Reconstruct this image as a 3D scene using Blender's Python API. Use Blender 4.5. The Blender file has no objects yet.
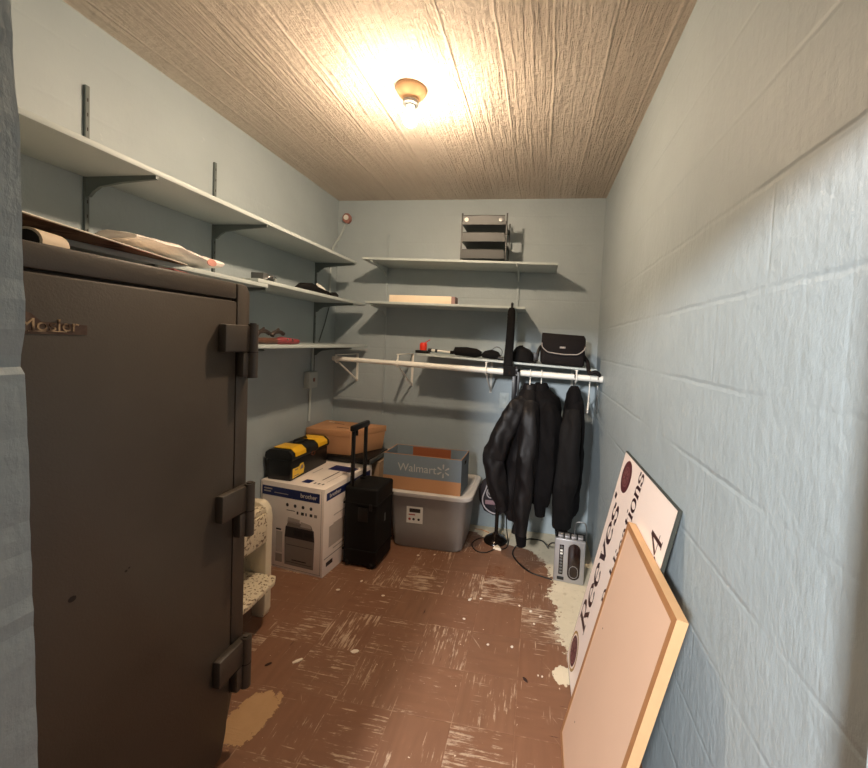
import bpy, bmesh, math, random
from mathutils import Vector, Matrix, Euler, noise
random.seed(7)
S = bpy.context.scene
C = S.collection
PI = math.pi
# ------------------------------------------------------------------ measures of the room (metres)
XL, XR, YB, H = -1.61, 0.417, 2.8635, 2.456
YF0, YF1 = 0.20, 0.40          # the wall with the doorway

# ------------------------------------------------------------------ helpers
def lin(c):
    return tuple(((v/255)/12.92 if v/255 <= .04045 else ((v/255+.055)/1.055)**2.4) for v in c)

def mat(name, rgb, rough=.6, metal=0., var=.06, vscale=30, bump=.0, bscale=120, spec=.5, coat=0., stretch=None, dirt=None):
    m = bpy.data.materials.new(name); m.use_nodes = True
    nt = m.node_tree; n = nt.nodes; L = nt.links
    b = n['Principled BSDF']
    b.inputs['Roughness'].default_value = rough; b.inputs['Metallic'].default_value = metal
    b.inputs['Specular IOR Level'].default_value = spec; b.inputs['Coat Weight'].default_value = coat
    tc = n.new('ShaderNodeTexCoord'); mp = n.new('ShaderNodeMapping')
    if stretch: mp.inputs['Scale'].default_value = stretch
    L.new(tc.outputs['Object'], mp.inputs['Vector'])
    nz = n.new('ShaderNodeTexNoise'); nz.inputs['Scale'].default_value = vscale; nz.inputs['Detail'].default_value = 5
    L.new(mp.outputs[0], nz.inputs['Vector'])
    c = lin(rgb)
    mix = n.new('ShaderNodeMix'); mix.data_type = 'RGBA'
    mix.inputs['A'].default_value = (*[v*(1-var) for v in c], 1); mix.inputs['B'].default_value = (*[min(1, v*(1+var)) for v in c], 1)
    L.new(nz.outputs['Fac'], mix.inputs['Factor'])
    col = mix.outputs['Result']
    if dirt:
        (drgb, dscale, lo, hi) = dirt
        n2 = n.new('ShaderNodeTexNoise'); n2.inputs['Scale'].default_value = dscale; n2.inputs['Detail'].default_value = 6
        L.new(mp.outputs[0], n2.inputs['Vector'])
        r = n.new('ShaderNodeMapRange'); r.inputs['From Min'].default_value = lo; r.inputs['From Max'].default_value = hi
        L.new(n2.outputs['Fac'], r.inputs['Value'])
        m2 = n.new('ShaderNodeMix'); m2.data_type = 'RGBA'; m2.inputs['B'].default_value = (*lin(drgb), 1)
        L.new(r.outputs[0], m2.inputs['Factor']); L.new(col, m2.inputs['A']); col = m2.outputs['Result']
    L.new(col, b.inputs['Base Color'])
    if bump > 0:
        n3 = n.new('ShaderNodeTexNoise'); n3.inputs['Scale'].default_value = bscale; n3.inputs['Detail'].default_value = 4
        L.new(mp.outputs[0], n3.inputs['Vector'])
        bp = n.new('ShaderNodeBump'); bp.inputs['Strength'].default_value = bump; bp.inputs['Distance'].default_value = .004
        L.new(n3.outputs['Fac'], bp.inputs['Height']); L.new(bp.outputs[0], b.inputs['Normal'])
    return m

class G:
    """small node-graph helper for the surfaces of the room"""
    def __init__(s, name):
        s.m = bpy.data.materials.new(name); s.m.use_nodes = True
        s.t = s.m.node_tree; s.b = s.t.nodes['Principled BSDF']
        geo = s.t.nodes.new('ShaderNodeNewGeometry'); s.P = geo.outputs['Position']
        sep = s.t.nodes.new('ShaderNodeSeparateXYZ'); s.t.links.new(s.P, sep.inputs[0])
        s.x, s.y, s.z = sep.outputs
    def set(s, inp, v):
        if hasattr(v, 'is_output'): s.t.links.new(v, inp)
        else: inp.default_value = v
    def math(s, op, a, b=0., c=0.):
        n = s.t.nodes.new('ShaderNodeMath'); n.operation = op
        for i, v in enumerate((a, b, c)): s.set(n.inputs[i], v)
        return n.outputs[0]
    def vec(s, x, y, z):
        n = s.t.nodes.new('ShaderNodeCombineXYZ')
        for i, v in enumerate((x, y, z)): s.set(n.inputs[i], v)
        return n.outputs[0]
    def noise(s, v, scale=5., detail=4., rough=.5):
        n = s.t.nodes.new('ShaderNodeTexNoise'); s.set(n.inputs['Vector'], v)
        n.inputs['Scale'].default_value = scale; n.inputs['Detail'].default_value = detail; n.inputs['Roughness'].default_value = rough
        return n.outputs['Fac']
    def white(s, v):
        n = s.t.nodes.new('ShaderNodeTexWhiteNoise'); n.noise_dimensions = '3D'; s.set(n.inputs['Vector'], v)
        return n.outputs['Value']
    def rng(s, v, a, b, c=0., d=1., smooth=False):
        n = s.t.nodes.new('ShaderNodeMapRange'); s.set(n.inputs['Value'], v)
        if smooth: n.interpolation_type = 'SMOOTHSTEP'
        for k, q in zip(('From Min', 'From Max', 'To Min', 'To Max'), (a, b, c, d)): n.inputs[k].default_value = q
        return n.outputs[0]
    def mix(s, f, a, b):
        n = s.t.nodes.new('ShaderNodeMix'); n.data_type = 'RGBA'; s.set(n.inputs['Factor'], f)
        for k, v in (('A', a), ('B', b)):
            s.set(n.inputs[k], v if hasattr(v, 'is_output') else (*lin(v), 1))
        return n.outputs['Result']
    def bump(s, h, strength, dist):
        n = s.t.nodes.new('ShaderNodeBump'); s.set(n.inputs['Height'], h)
        n.inputs['Strength'].default_value = strength; n.inputs['Distance'].default_value = dist
        s.t.links.new(n.outputs[0], s.b.inputs['Normal'])
    def done(s, col, rough=.7, spec=.3):
        s.set(s.b.inputs['Base Color'], col); s.set(s.b.inputs['Roughness'], rough); s.b.inputs['Specular IOR Level'].default_value = spec
        return s.m

class MB:
    """collects shapes in world coordinates, links them as ONE mesh object"""
    def __init__(s): s.v = []; s.f = []; s.mi = []; s.sm = []
    def add(s, verts, faces, m=0, smooth=False):
        o = len(s.v); s.v += [Vector(q) for q in verts]
        for f in faces: s.f.append([i+o for i in f]); s.mi.append(m); s.sm.append(smooth)
    def bm(s, b, M=None, m=0, smooth=False):
        b.verts.index_update()
        vs = [(M @ q.co) if M else q.co.copy() for q in b.verts]
        s.add(vs, [[q.index for q in f.verts] for f in b.faces], m, smooth); b.free()
    def box(s, lo, hi, M=None, bev=0., m=0, seg=2):
        b = bmesh.new(); bmesh.ops.create_cube(b, size=1)
        for q in b.verts: q.co = Vector([(lo[i]+hi[i])/2 + q.co[i]*(hi[i]-lo[i]) for i in range(3)])
        if bev > 0: bmesh.ops.bevel(b, geom=b.edges[:], offset=bev, segments=seg, profile=.5, affect='EDGES')
        s.bm(b, M, m, bev > 0); return s
    def hexa(s, p8, m=0, bev=0.):
        b = bmesh.new(); vs = [b.verts.new(q) for q in p8]
        for f in ((0,3,2,1),(4,5,6,7),(0,1,5,4),(1,2,6,5),(2,3,7,6),(3,0,4,7)): b.faces.new([vs[i] for i in f])
        if bev > 0: bmesh.ops.bevel(b, geom=b.edges[:], offset=bev, segments=2, profile=.5, affect='EDGES')
        s.bm(b, None, m, bev > 0); return s
    def tube(s, pts, r, n=10, m=0, closed=False, cap=True):
        pts = [Vector(q) for q in pts]; k = len(pts); rs = r if isinstance(r, (list, tuple)) else [r]*k
        vs = []; up = None
        for i, q in enumerate(pts):
            a = pts[i-1] if (i > 0 or closed) else pts[i]; c = pts[(i+1) % k] if (i < k-1 or closed) else pts[i]
            t = (c-a).normalized()
            if up is None:
                up = t.orthogonal().normalized()
            up = (up - t*up.dot(t))
            up = up.normalized() if up.length > 1e-6 else t.orthogonal().normalized()
            w = t.cross(up)
            for j in range(n):
                an = 2*PI*j/n; vs.append(q + (up*math.cos(an)+w*math.sin(an))*rs[i])
        fs = []
        for i in range(k if closed else k-1):
            i2 = (i+1) % k
            for j in range(n): fs.append([i*n+j, i*n+(j+1) % n, i2*n+(j+1) % n, i2*n+j])
        if cap and not closed: fs += [list(range(n))[::-1], [(k-1)*n+j for j in range(n)]]
        s.add(vs, fs, m, True); return s
    def lathe(s, prof, c, n=28, m=0, M=None):
        c = Vector(c); vs = []; fs = []
        for (r, z) in prof:
            for j in range(n):
                q = Vector((r*math.cos(2*PI*j/n), r*math.sin(2*PI*j/n), z)); vs.append(c + ((M @ q) if M else q))
        for i in range(len(prof)-1):
            for j in range(n): fs.append([i*n+j, i*n+(j+1) % n, (i+1)*n+(j+1) % n, (i+1)*n+j])
        fs += [list(range(n))[::-1], [(len(prof)-1)*n+j for j in range(n)]]
        s.add(vs, fs, m, True); return s
    def prism(s, poly, d, m=0, bev=0.):
        """poly: 3-D points in one plane, d: extrusion vector"""
        b = bmesh.new(); d = Vector(d); k = len(poly)
        a = [b.verts.new(Vector(q)) for q in poly]; c = [b.verts.new(Vector(q)+d) for q in poly]
        b.faces.new(a[::-1]); b.faces.new(c)
        for i in range(k): b.faces.new([a[i], a[(i+1) % k], c[(i+1) % k], c[i]])
        bmesh.ops.recalc_face_normals(b, faces=b.faces[:])
        if bev > 0: bmesh.ops.bevel(b, geom=b.edges[:], offset=bev, segments=2, profile=.5, affect='EDGES')
        s.bm(b, None, m, bev > 0); return s
    def loft(s, rings, m=0, cap=True, smooth=True):
        n = len(rings[0]); vs = [q for r in rings for q in r]; fs = []
        for i in range(len(rings)-1):
            for j in range(n): fs.append([i*n+j, i*n+(j+1) % n, (i+1)*n+(j+1) % n, (i+1)*n+j])
        if cap: fs += [list(range(n))[::-1], [(len(rings)-1)*n+j for j in range(n)]]
        s.add(vs, fs, m, smooth); return s
    def text(s, string, size, M, m=0, ext=.0006, align='CENTER'):
        cu = bpy.data.curves.new('t', 'FONT'); cu.body = string; cu.size = size; cu.extrude = ext; cu.align_x = align; cu.align_y = 'CENTER'
        o = bpy.data.objects.new('t', cu); C.objects.link(o)
        dg = bpy.context.evaluated_depsgraph_get(); me = o.evaluated_get(dg).to_mesh()
        s.add([M @ q.co for q in me.vertices], [list(p.vertices) for p in me.polygons], m)
        o.evaluated_get(dg).to_mesh_clear(); bpy.data.objects.remove(o); bpy.data.curves.remove(cu); return s
    def quad(s, a, b, c, d, m=0): s.add([a, b, c, d], [[0, 1, 2, 3]], m); return s
    def build(s, name, mats, parent=None, kind=None, label=None, origin=None, subd=0):
        mats = mats if isinstance(mats, (list, tuple)) else [mats]
        me = bpy.data.meshes.new(name); o = bpy.data.objects.new(name, me); C.objects.link(o)
        if parent is not None: o.parent = parent
        W = Matrix(parent['_w']) if parent is not None and '_w' in parent else Matrix()
        if parent is None and origin is None:
            zs = min(q.z for q in s.v); xs = [q.x for q in s.v]; ys = [q.y for q in s.v]
            origin = ((min(xs)+max(xs))/2, (min(ys)+max(ys))/2, zs)
        if parent is None:
            o.location = origin; W = Matrix.Translation(origin)
        elif '_w' not in parent: W = Matrix.Translation(MW[parent.name])
        else: pass
        if parent is None: MW[o.name] = tuple(origin)
        else:
            base = Vector(MW[parent.name]); W = Matrix.Translation(base); MW[o.name] = tuple(base)
        Wi = W.inverted()
        me.from_pydata([Wi @ q for q in s.v], [], s.f)
        for mt in mats: me.materials.append(mt)
        for p, i, q in zip(me.polygons, s.mi, s.sm): p.material_index = min(i, len(mats)-1); p.use_smooth = q
        b = bmesh.new(); b.from_mesh(me); bmesh.ops.recalc_face_normals(b, faces=b.faces[:])
        for e in b.edges:
            if len(e.link_faces) == 2 and e.calc_face_angle(0) > math.radians(38): e.smooth = False
        b.to_mesh(me); b.free(); me.update()
        if subd:
            md = o.modifiers.new('s', 'SUBSURF'); md.levels = subd; md.render_levels = subd
        if kind: o['kind'] = kind
        if label: o['label'] = label
        return o
MW = {}
def thing(name, label, cat, loc, group=None):
    o = bpy.data.objects.new(name, None); C.objects.link(o); o.location = loc; o.empty_display_size = .05
    o['label'] = label; o['category'] = cat
    if group: o['group'] = group
    MW[o.name] = tuple(loc); return o
def tag(o, label, cat, group=None):
    o['label'] = label; o['category'] = cat
    if group: o['group'] = group
    return o
def rotz(a, about): return Matrix.Translation(about) @ Matrix.Rotation(a, 4, 'Z') @ Matrix.Translation(-Vector(about))
def basis(o, ex, ey):
    ex = Vector(ex).normalized(); ey = Vector(ey).normalized(); ez = ex.cross(ey)
    M = Matrix((( ex.x, ey.x, ez.x, o[0]), (ex.y, ey.y, ez.y, o[1]), (ex.z, ey.z, ez.z, o[2]), (0, 0, 0, 1))); return M
def spline(pts, n=8):
    pts = [Vector(q) for q in pts]; out = []
    P = [pts[0]*2-pts[1]] + pts + [pts[-1]*2-pts[-2]]
    for i in range(1, len(P)-2):
        a, b, c, d = P[i-1], P[i], P[i+1], P[i+2]
        for k in range(n):
            t = k/n; out.append(.5*((2*b)+(c-a)*t+(2*a-5*b+4*c-d)*t*t+(3*b-a-3*c+d)*t**3))
    out.append(pts[-1]); return out

# ------------------------------------------------------------------ materials of the room
def wall_mat(name, axis, col=(157, 168, 172), bumpy=1., joints=.5):
    g = G(name)
    u = g.y if axis == 'x' else g.x
    rowf = g.math('DIVIDE', g.math('ADD', g.z, .1057), .20333)
    row = g.math('FLOOR', rowf); fz = g.math('SUBTRACT', rowf, row)
    par = g.math('MODULO', row, 2.)
    uf = g.math('ADD', g.math('DIVIDE', g.math('SUBTRACT', u, .80), .4064), g.math('MULTIPLY', par, .5))
    fu = g.math('FRACT', uf)
    wob = g.math('MULTIPLY', g.math('SUBTRACT', g.noise(g.P, 9., 3.), .5), .05)
    dz = g.math('ABSOLUTE', g.math('SUBTRACT', g.math('FRACT', g.math('ADD', fz, g.math('ADD', wob, .5))), .5))
    du = g.math('ABSOLUTE', g.math('SUBTRACT', g.math('FRACT', g.math('ADD', fu, .5)), .5))
    jz = g.rng(dz, .0, .05, 1., 0., True); ju = g.math('MULTIPLY', g.rng(du, 0., .016, 1., 0., True), .3)
    fade = g.rng(g.noise(g.P, 2.3, 2.), .36, .62, .15, 1.)
    j = g.math('MULTIPLY', g.math('MAXIMUM', jz, ju), fade)
    drip = g.noise(g.vec(g.math('MULTIPLY', u, 1.), g.math('MULTIPLY', g.z, .22), 3.), 46., 5., .6)
    lump = g.noise(g.P, 38., 5., .6); big = g.noise(g.P, 5., 3.)
    h = g.math('ADD', g.math('MULTIPLY', drip, .45), g.math('MULTIPLY', lump, .5))
    h = g.math('ADD', h, g.math('MULTIPLY', big, 1.2))
    h = g.math('SUBTRACT', h, g.math('MULTIPLY', j, joints))
    c = g.mix(big, tuple(v*.95 for v in col), tuple(min(255, v*1.03) for v in col))
    c = g.mix(g.rng(g.noise(g.P, 14., 6., .7), .66, .78, 0., .35), c, (206, 212, 212))
    spots = g.rng(g.noise(g.P, 60., 2.), .79, .83, 0., .6)
    c = g.mix(spots, c, (120, 112, 100))
    g.bump(h, .55*bumpy, .012)
    return g.done(c, .5, .35)
m_wallR = wall_mat('painted_block_right', 'x', bumpy=.75, joints=.42)
m_wallL = wall_mat('painted_block_left', 'x', bumpy=.35, joints=.25)
m_wallB = wall_mat('painted_block_back', 'y', bumpy=.4, joints=.3)
m_jamb = wall_mat('painted_block_doorway', 'x', bumpy=.6, joints=.2)

def ceiling_mat():
    g = G('board_formed_concrete')
    wx = g.math('ADD', g.x, g.math('MULTIPLY', g.math('SUBTRACT', g.noise(g.P, 1.3, 2.), .5), .04))
    bf = g.math('DIVIDE', wx, .19); bi = g.math('FLOOR', bf); fr = g.math('SUBTRACT', bf, bi)
    seam = g.rng(g.math('ABSOLUTE', g.math('SUBTRACT', fr, .5)), .455, .5, 0., 1., True)
    rnd = g.white(g.vec(bi, 3., 1.))
    yy = g.math('ADD', g.y, g.math('MULTIPLY', rnd, 9.))
    ww = g.math('ADD', g.x, g.math('MULTIPLY', g.math('SUBTRACT', g.noise(g.vec(g.x, g.math('MULTIPLY', yy, .8), 0.), 5., 3.), .5), .018))
    grain = g.noise(g.vec(ww, g.math('MULTIPLY', yy, .045), 0.), 55., 4., .55)
    fine = g.noise(g.vec(ww, g.math('MULTIPLY', yy, .09), 2.), 170., 4., .6)
    amt = g.rng(g.noise(g.vec(g.x, g.math('MULTIPLY', g.y, .4), 5.), 2.6, 2.), .35, .65, .3, 1.1)
    pit = g.noise(g.P, 40., 5., .65)
    h = g.math('MULTIPLY', g.math('ADD', g.math('MULTIPLY', grain, 1.2), g.math('MULTIPLY', fine, .6)), amt)
    h = g.math('ADD', h, g.math('MULTIPLY', pit, .55))
    h = g.math('ADD', h, g.math('MULTIPLY', seam, .22)); h = g.math('ADD', h, g.math('MULTIPLY', rnd, .25))
    c = g.mix(rnd, (206, 193, 178), (214, 202, 188))
    c = g.mix(g.rng(grain, .36, .52, .16, 0.), c, (160, 142, 122))
    c = g.mix(g.rng(g.noise(g.P, 2.5, 4.), .5, .75, 0., .4), c, (190, 176, 160))
    c = g.mix(g.math('MULTIPLY', seam, .25), c, (226, 214, 200))
    g.bump(h, 1., .02)
    return g.done(c, .85, .15)
m_ceil = ceiling_mat()

def floor_mat():
    g = G('worn_brown_tile')
    T = .2286
    tx = g.math('DIVIDE', g.math('ADD', g.x, .015), T); ty = g.math('DIVIDE', g.math('ADD', g.y, .04), T)
    ix = g.math('FLOOR', tx); iy = g.math('FLOOR', ty); fx = g.math('SUBTRACT', tx, ix); fy = g.math('SUBTRACT', ty, iy)
    par = g.math('ABSOLUTE', g.math('MODULO', g.math('ADD', ix, iy), 2.))
    rnd = g.white(g.vec(ix, iy, 0.)); rnd2 = g.white(g.vec(ix, iy, 5.))
    def swap(a, b): return g.math('ADD', g.math('MULTIPLY', a, par), g.math('MULTIPLY', b, g.math('SUBTRACT', 1., par)))
    u = swap(g.x, g.y); v = swap(g.y, g.x)          # u runs across the grain, v along it
    vo = g.math('ADD', v, g.math('MULTIPLY', rnd, 7.))
    streak = g.noise(g.vec(u, g.math('MULTIPLY', vo, .06), rnd), 130., 4., .6)
    br = g.noise(g.vec(u, g.math('MULTIPLY', vo, .5), 4.), 30., 5., .75)
    worn = g.rng(g.noise(g.P, 3.2, 3.), .42, .62, 0., 1.)
    thr = g.math('ADD', g.rng(rnd2, 0., 1., .585, .72), g.rng(worn, 0., 1., .06, -.03))
    sc = g.rng(g.math('SUBTRACT', g.math('ADD', g.math('MULTIPLY', streak, .62), g.math('MULTIPLY', br, .45)), thr), -.06, .02, 0., 1.)
    edge = g.math('MAXIMUM', g.rng(g.math('ABSOLUTE', g.math('SUBTRACT', fx, .5)), .488, .5, 0., 1.), g.rng(g.math('ABSOLUTE', g.math('SUBTRACT', fy, .5)), .488, .5, 0., 1.))
    ebr = g.rng(g.noise(g.P, 18., 4.), .52, .62, 0., 1.)
    base = g.mix(g.noise(g.vec(u, g.math('MULTIPLY', vo, .12), 1.), 40., 4.), (116, 83, 62), (144, 105, 81))
    base = g.mix(g.rng(rnd, 0., 1., 0., .35), base, (126, 85, 62))
    base = g.mix(g.rng(g.noise(g.P, 2.2, 3.), .45, .7, 0., .3), base, (112, 76, 58))
    # rust stained tile in front of the stand
    rx = g.math('ABSOLUTE', g.math('ADD', g.x, .19)); ry = g.math('ABSOLUTE', g.math('SUBTRACT', g.y, 2.25))
    rust = g.math('MULTIPLY', g.math('LESS_THAN', g.math('MAXIMUM', g.math('MULTIPLY', rx, 1.9), ry), .11), g.rng(g.noise(g.P, 45., 5., .7), .44, .62, 0., .8))
    base = g.mix(rust, base, (112, 62, 30))
    dark = g.rng(g.noise(g.vec(u, g.math('MULTIPLY', vo, .09), 9.), 60., 3.), .70, .74, 0., .75)
    base = g.mix(dark, base, (62, 36, 27))
    cross = g.noise(g.vec(v, g.math('MULTIPLY', g.math('ADD', u, g.math('MULTIPLY', rnd2, 5.)), .05), 8.), 110., 3., .5)
    hair = g.math('MULTIPLY', g.rng(cross, .66, .70, 0., 1.), g.rng(g.noise(g.P, 8., 4., .6), .50, .60, 0., .8))
    dg = g.noise(g.vec(g.math('ADD', g.x, g.math('MULTIPLY', g.y, .8)), g.math('MULTIPLY', g.math('SUBTRACT', g.y, g.math('MULTIPLY', g.x, .8)), .04), 3.), 70., 3., .5)
    hair = g.math('MAXIMUM', hair, g.math('MULTIPLY', g.rng(dg, .70, .73, 0., .8), g.rng(g.noise(g.P, 4., 3.), .5, .6, 0., 1.)))
    c = g.mix(g.math('MULTIPLY', g.math('MAXIMUM', sc, hair), .7), base, (206, 182, 156))
    c = g.mix(g.math('MULTIPLY', g.math('MULTIPLY', edge, ebr), .5), c, (196, 168, 140))
    speck = g.rng(g.noise(g.P, 55., 2., .5), .745, .76, 0., .9)
    c = g.mix(speck, c, (226, 208, 186))
    # subfloor laid bare: along the right and back walls, an island and a patch by the safe
    jag = g.math('MULTIPLY', g.math('SUBTRACT', g.noise(g.P, 34., 5., .7), .5), .16)
    fc = g.t.nodes.new('ShaderNodeFloatCurve'); cv = fc.mapping.curves[0]
    B = [(1.66, .236), (1.70, .21), (1.755, .197), (1.82, .176), (1.94, .152), (1.99, .166), (2.06, .166), (2.10, .13), (2.17, .123), (2.235, .156), (2.34, .142), (2.475, .106), (2.54, .068), (2.60, .012), (2.625, -.11), (2.65, -.2), (2.70, -.325), (2.755, -.393), (2.79, -.75)]
    pts = [((y-1.5)/1.4, (x+1.)/1.5) for y, x in B]
    pts = [(0., .9)] + pts + [(1., 0.)]
    cv.points[0].location = pts[0]; cv.points[1].location = pts[-1]
    for q in pts[1:-1]: cv.points.new(*q)
    for q in cv.points: q.handle_type = 'VECTOR'
    fc.mapping.update()
    g.set(fc.inputs['Value'], g.math('DIVIDE', g.math('SUBTRACT', g.y, 1.5), 1.4))
    bx = g.math('SUBTRACT', g.math('MULTIPLY', fc.outputs[0], 1.5), 1.)
    bare = g.math('GREATER_THAN', g.math('SUBTRACT', g.math('ADD', g.x, g.math('MULTIPLY', jag, 1.15)), bx), 0.)
    def blob(cx, cy, a, b):
        dx = g.math('DIVIDE', g.math('SUBTRACT', g.x, cx), a); dy = g.math('DIVIDE', g.math('SUBTRACT', g.y, cy), b)
        r = g.math('SQRT', g.math('ADD', g.math('MULTIPLY', dx, dx), g.math('MULTIPLY', dy, dy)))
        return g.math('LESS_THAN', g.math('ADD', r, g.math('MULTIPLY', jag, 8.)), 1.)
    # the patch by the safe leans: use a skewed axis
    bare2 = g.math('MAXIMUM', blob(.172, 1.622, .04, .05), 0.)
    sx = g.math('SUBTRACT', g.x, g.math('MULTIPLY', g.math('SUBTRACT', g.y, 1.2), .12))
    dx = g.math('DIVIDE', g.math('ADD', sx, .968), .072); dy = g.math('DIVIDE', g.math('SUBTRACT', g.y, 1.205), .105)
    r = g.math('POWER', g.math('ADD', g.math('POWER', g.math('ABSOLUTE', dx), 3.), g.math('POWER', g.math('ABSOLUTE', dy), 3.)), .333)
    patch = g.math('LESS_THAN', g.math('ADD', r, g.math('MULTIPLY', jag, 7.)), 1.)
    sub = g.mix(g.noise(g.P, 12., 5.), (206, 192, 164), (226, 214, 188))
    sub = g.mix(g.rng(g.noise(g.P, 30., 4.), .58, .7, 0., .4), sub, (170, 150, 120))
    sub2 = g.mix(g.noise(g.P, 20., 4.), (172, 136, 96), (190, 152, 110))
    allb = g.math('MAXIMUM', bare, bare2)
    c = g.mix(allb, c, sub); c = g.mix(patch, c, sub2)
    anyb = g.math('MAXIMUM', allb, patch)
    h = g.math('ADD', g.math('MULTIPLY', sc, .35), g.math('MULTIPLY', g.noise(g.P, 20., 3.), .4))
    h = g.math('SUBTRACT', h, g.math('MULTIPLY', anyb, .5)); h = g.math('SUBTRACT', h, g.math('MULTIPLY', edge, .3))
    g.bump(h, .4, .005)
    return g.done(c, g.math('ADD', g.rng(g.noise(g.P, 12., 4.), .3, .7, .36, .56), g.math('MULTIPLY', anyb, .3)), .4)
m_floor = floor_mat()

m_white = mat('white_paint', (226, 224, 216), .45, var=.03)
m_shelf = mat('pale_shelf_paint', (172, 181, 180), .5, var=.04, vscale=12, bump=.05)
m_black = mat('black_plastic', (14, 13, 13), .42, bump=.05)
m_blackmat = mat('black_fabric', (13, 11, 11), .85, spec=.2, bump=.35, bscale=400)
m_chrome = mat('chrome', (200, 200, 200), .15, metal=1.)
m_steel = mat('dull_steel', (120, 122, 122), .42, metal=.8)
m_track = mat('grey_painted_steel', (92, 101, 100), .5)
m_safe = mat('olive_brown_enamel', (67, 59, 51), .42, var=.12, vscale=3, bump=.12, bscale=220, dirt=((58, 49, 41), 2.4, .5, .75))
m_safe_dark = mat('dark_gap', (26, 20, 16), .8)
m_card = mat('brown_cardboard', (186, 138, 98), .8, var=.08, vscale=6, bump=.05)
m_cardin = mat('inner_cardboard', (150, 84, 50), .85)
m_yellow = mat('yellow_plastic', (238, 184, 34), .4)

# ------------------------------------------------------------------ the room
b = MB(); b.box((XL-.12, -2.6, -.1), (XR+.12, YB+.12, 0)); b.build('floor', m_floor, kind='structure', origin=(0, 0, 0))
b = MB(); b.box((XL-.12, -2.6, H), (XR+.12, YB+.12, H+.1)); b.build('ceiling', m_ceil, kind='structure', origin=(0, 0, H))
b = MB(); b.box((XL-.12, YF0, 0), (XL, YB+.12, H)); b.build('wall_left', m_wallL, kind='structure')
b = MB(); b.box((XR, YF0, 0), (XR+.12, YB+.12, H)); b.build('wall_right', m_wallR, kind='structure')
b = MB(); b.box((XL, YB, 0), (XR, YB+.12, H)); b.build('wall_back', m_wallB, kind='structure')
# wall with the doorway: chipped edge on the left jamb
edge = [(0, -.612), (.5, -.622), (.8, -.632), (.975, -.638), (1.136, -.644), (1.2, -.6455), (1.293, -.650), (1.327, -.652), (1.336, -.6585), (1.351, -.6585), (1.364, -.656), (1.384, -.651), (1.422, -.651), (1.447, -.653), (1.498, -.656), (1.573, -.657), (1.649, -.658), (1.671, -.663), (1.732, -.668), (1.793, -.671), (1.86, -.672)]
fine = []
for (z0, x0), (z1, x1) in zip(edge[:-1], edge[1:]):
    k = max(1, int((z1-z0)/.02))
    for i in range(k):
        t = i/k; fine.append((z0+(z1-z0)*t, x0+(x1-x0)*t + random.uniform(-.0012, .0012)))
fine.append(edge[-1])
b = MB()
DOORZ, LIPZ = 1.86, 1.766
b.prism([(XL, YF1, 0)] + [(x, YF1, z) for z, x in fine] + [(XL, YF1, DOORZ)], (0, YF0-YF1, 0))
b.box((.325, YF0, 0), (XR, YF1, DOORZ)); b.box((XL, YF0, DOORZ), (XR, YF1, H))
b.box((-.675, YF0-.03, LIPZ), (.33, YF0+.02, DOORZ))          # unseen lip added under the head to cut off the hall light
b.build('wall_front', m_jamb, kind='structure')

# ------------------------------------------------------------------ ceiling lamp
m_porc = mat('tan_porcelain', (196, 158, 118), .35)
m_bulb = bpy.data.materials.new('lit_bulb'); m_bulb.use_nodes = True
nb = m_bulb.node_tree.nodes['Principled BSDF']
nb.inputs['Base Color'].default_value = (1, .9, .75, 1)
nb.inputs['Emission Color'].default_value = (1., .765, .54, 1); nb.inputs['Emission Strength'].default_value = 1350
m_neck = m_bulb.copy(); m_neck.name = 'lit_bulb_neck'
m_neck.node_tree.nodes['Principled BSDF'].inputs['Emission Strength'].default_value = 40
LX, LY = -.592, 1.610
t = thing('ceiling_light', 'bare lit bulb in a tan lampholder on the concrete ceiling', 'light', (LX, LY, H))
b = MB(); b.lathe([(.066, 0), (.067, -.006), (.063, -.014), (.052, -.03), (.036, -.042), (.034, -.05)], (LX, LY, H)); b.build('lampholder', m_porc, t)
b = MB(); b.lathe([(.030, -.05), (.033, -.052), (.033, -.066), (.022, -.068), (.020, -.074)], (LX, LY, H)); b.build('socket', m_steel, t, label='metal socket ring')
b = MB(); prof = [(.013, -.07), (.0135, -.085)]
for i in range(0, 15):
    a = PI*(.16+.84*i/14); prof.append((max(.0008, .031*math.sin(a)), -.122+.034*math.cos(a)))
cut = [q for q in prof if q[1] >= -.121]
low = [cut[-1]]+[q for q in prof if q[1] < -.121]
b.lathe(cut, (LX, LY, H), 32, 1); b.lathe(low, (LX, LY, H), 32); b.build('bulb', [m_bulb, m_neck], t, label='glowing pear shaped bulb')

# ------------------------------------------------------------------ safe
t = thing('safe', 'tall olive brown steel safe standing by the left wall', 'safe', (-1.27, .79, 0))
SX = -.965
def yzprism(mb, prof, x0, x1, m=0, bev=0.): mb.prism([(x0, y, z) for y, z in prof], (x1-x0, 0, 0), m, bev)
b = MB(); yzprism(b, [(.44, .0), (1.07, .0), (1.10, .07), (1.135, .2), (1.14, .3), (1.14, 1.525), (1.125, 1.545), (.44, 1.545)], -1.60, SX, bev=.008); b.build('body', m_safe, t)
b = MB(); yzprism(b, [(.452, .02), (1.055, .02), (1.072, .09), (1.082, .2), (1.082, 1.488), (.452, 1.488)], SX-.004, -.94, bev=.006); b.build('door', m_safe, t)
b = MB(); yzprism(b, [(.44, 1.494), (1.082, 1.494), (1.082, 1.545), (.44, 1.545)], SX-.004, -.941, bev=.007)
yzprism(b, [(1.088, .2), (1.142, .2), (1.142, 1.52), (1.126, 1.545), (1.088, 1.545)], SX-.004, -.943, bev=.007); b.build('door_surround', m_safe, t)
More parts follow.
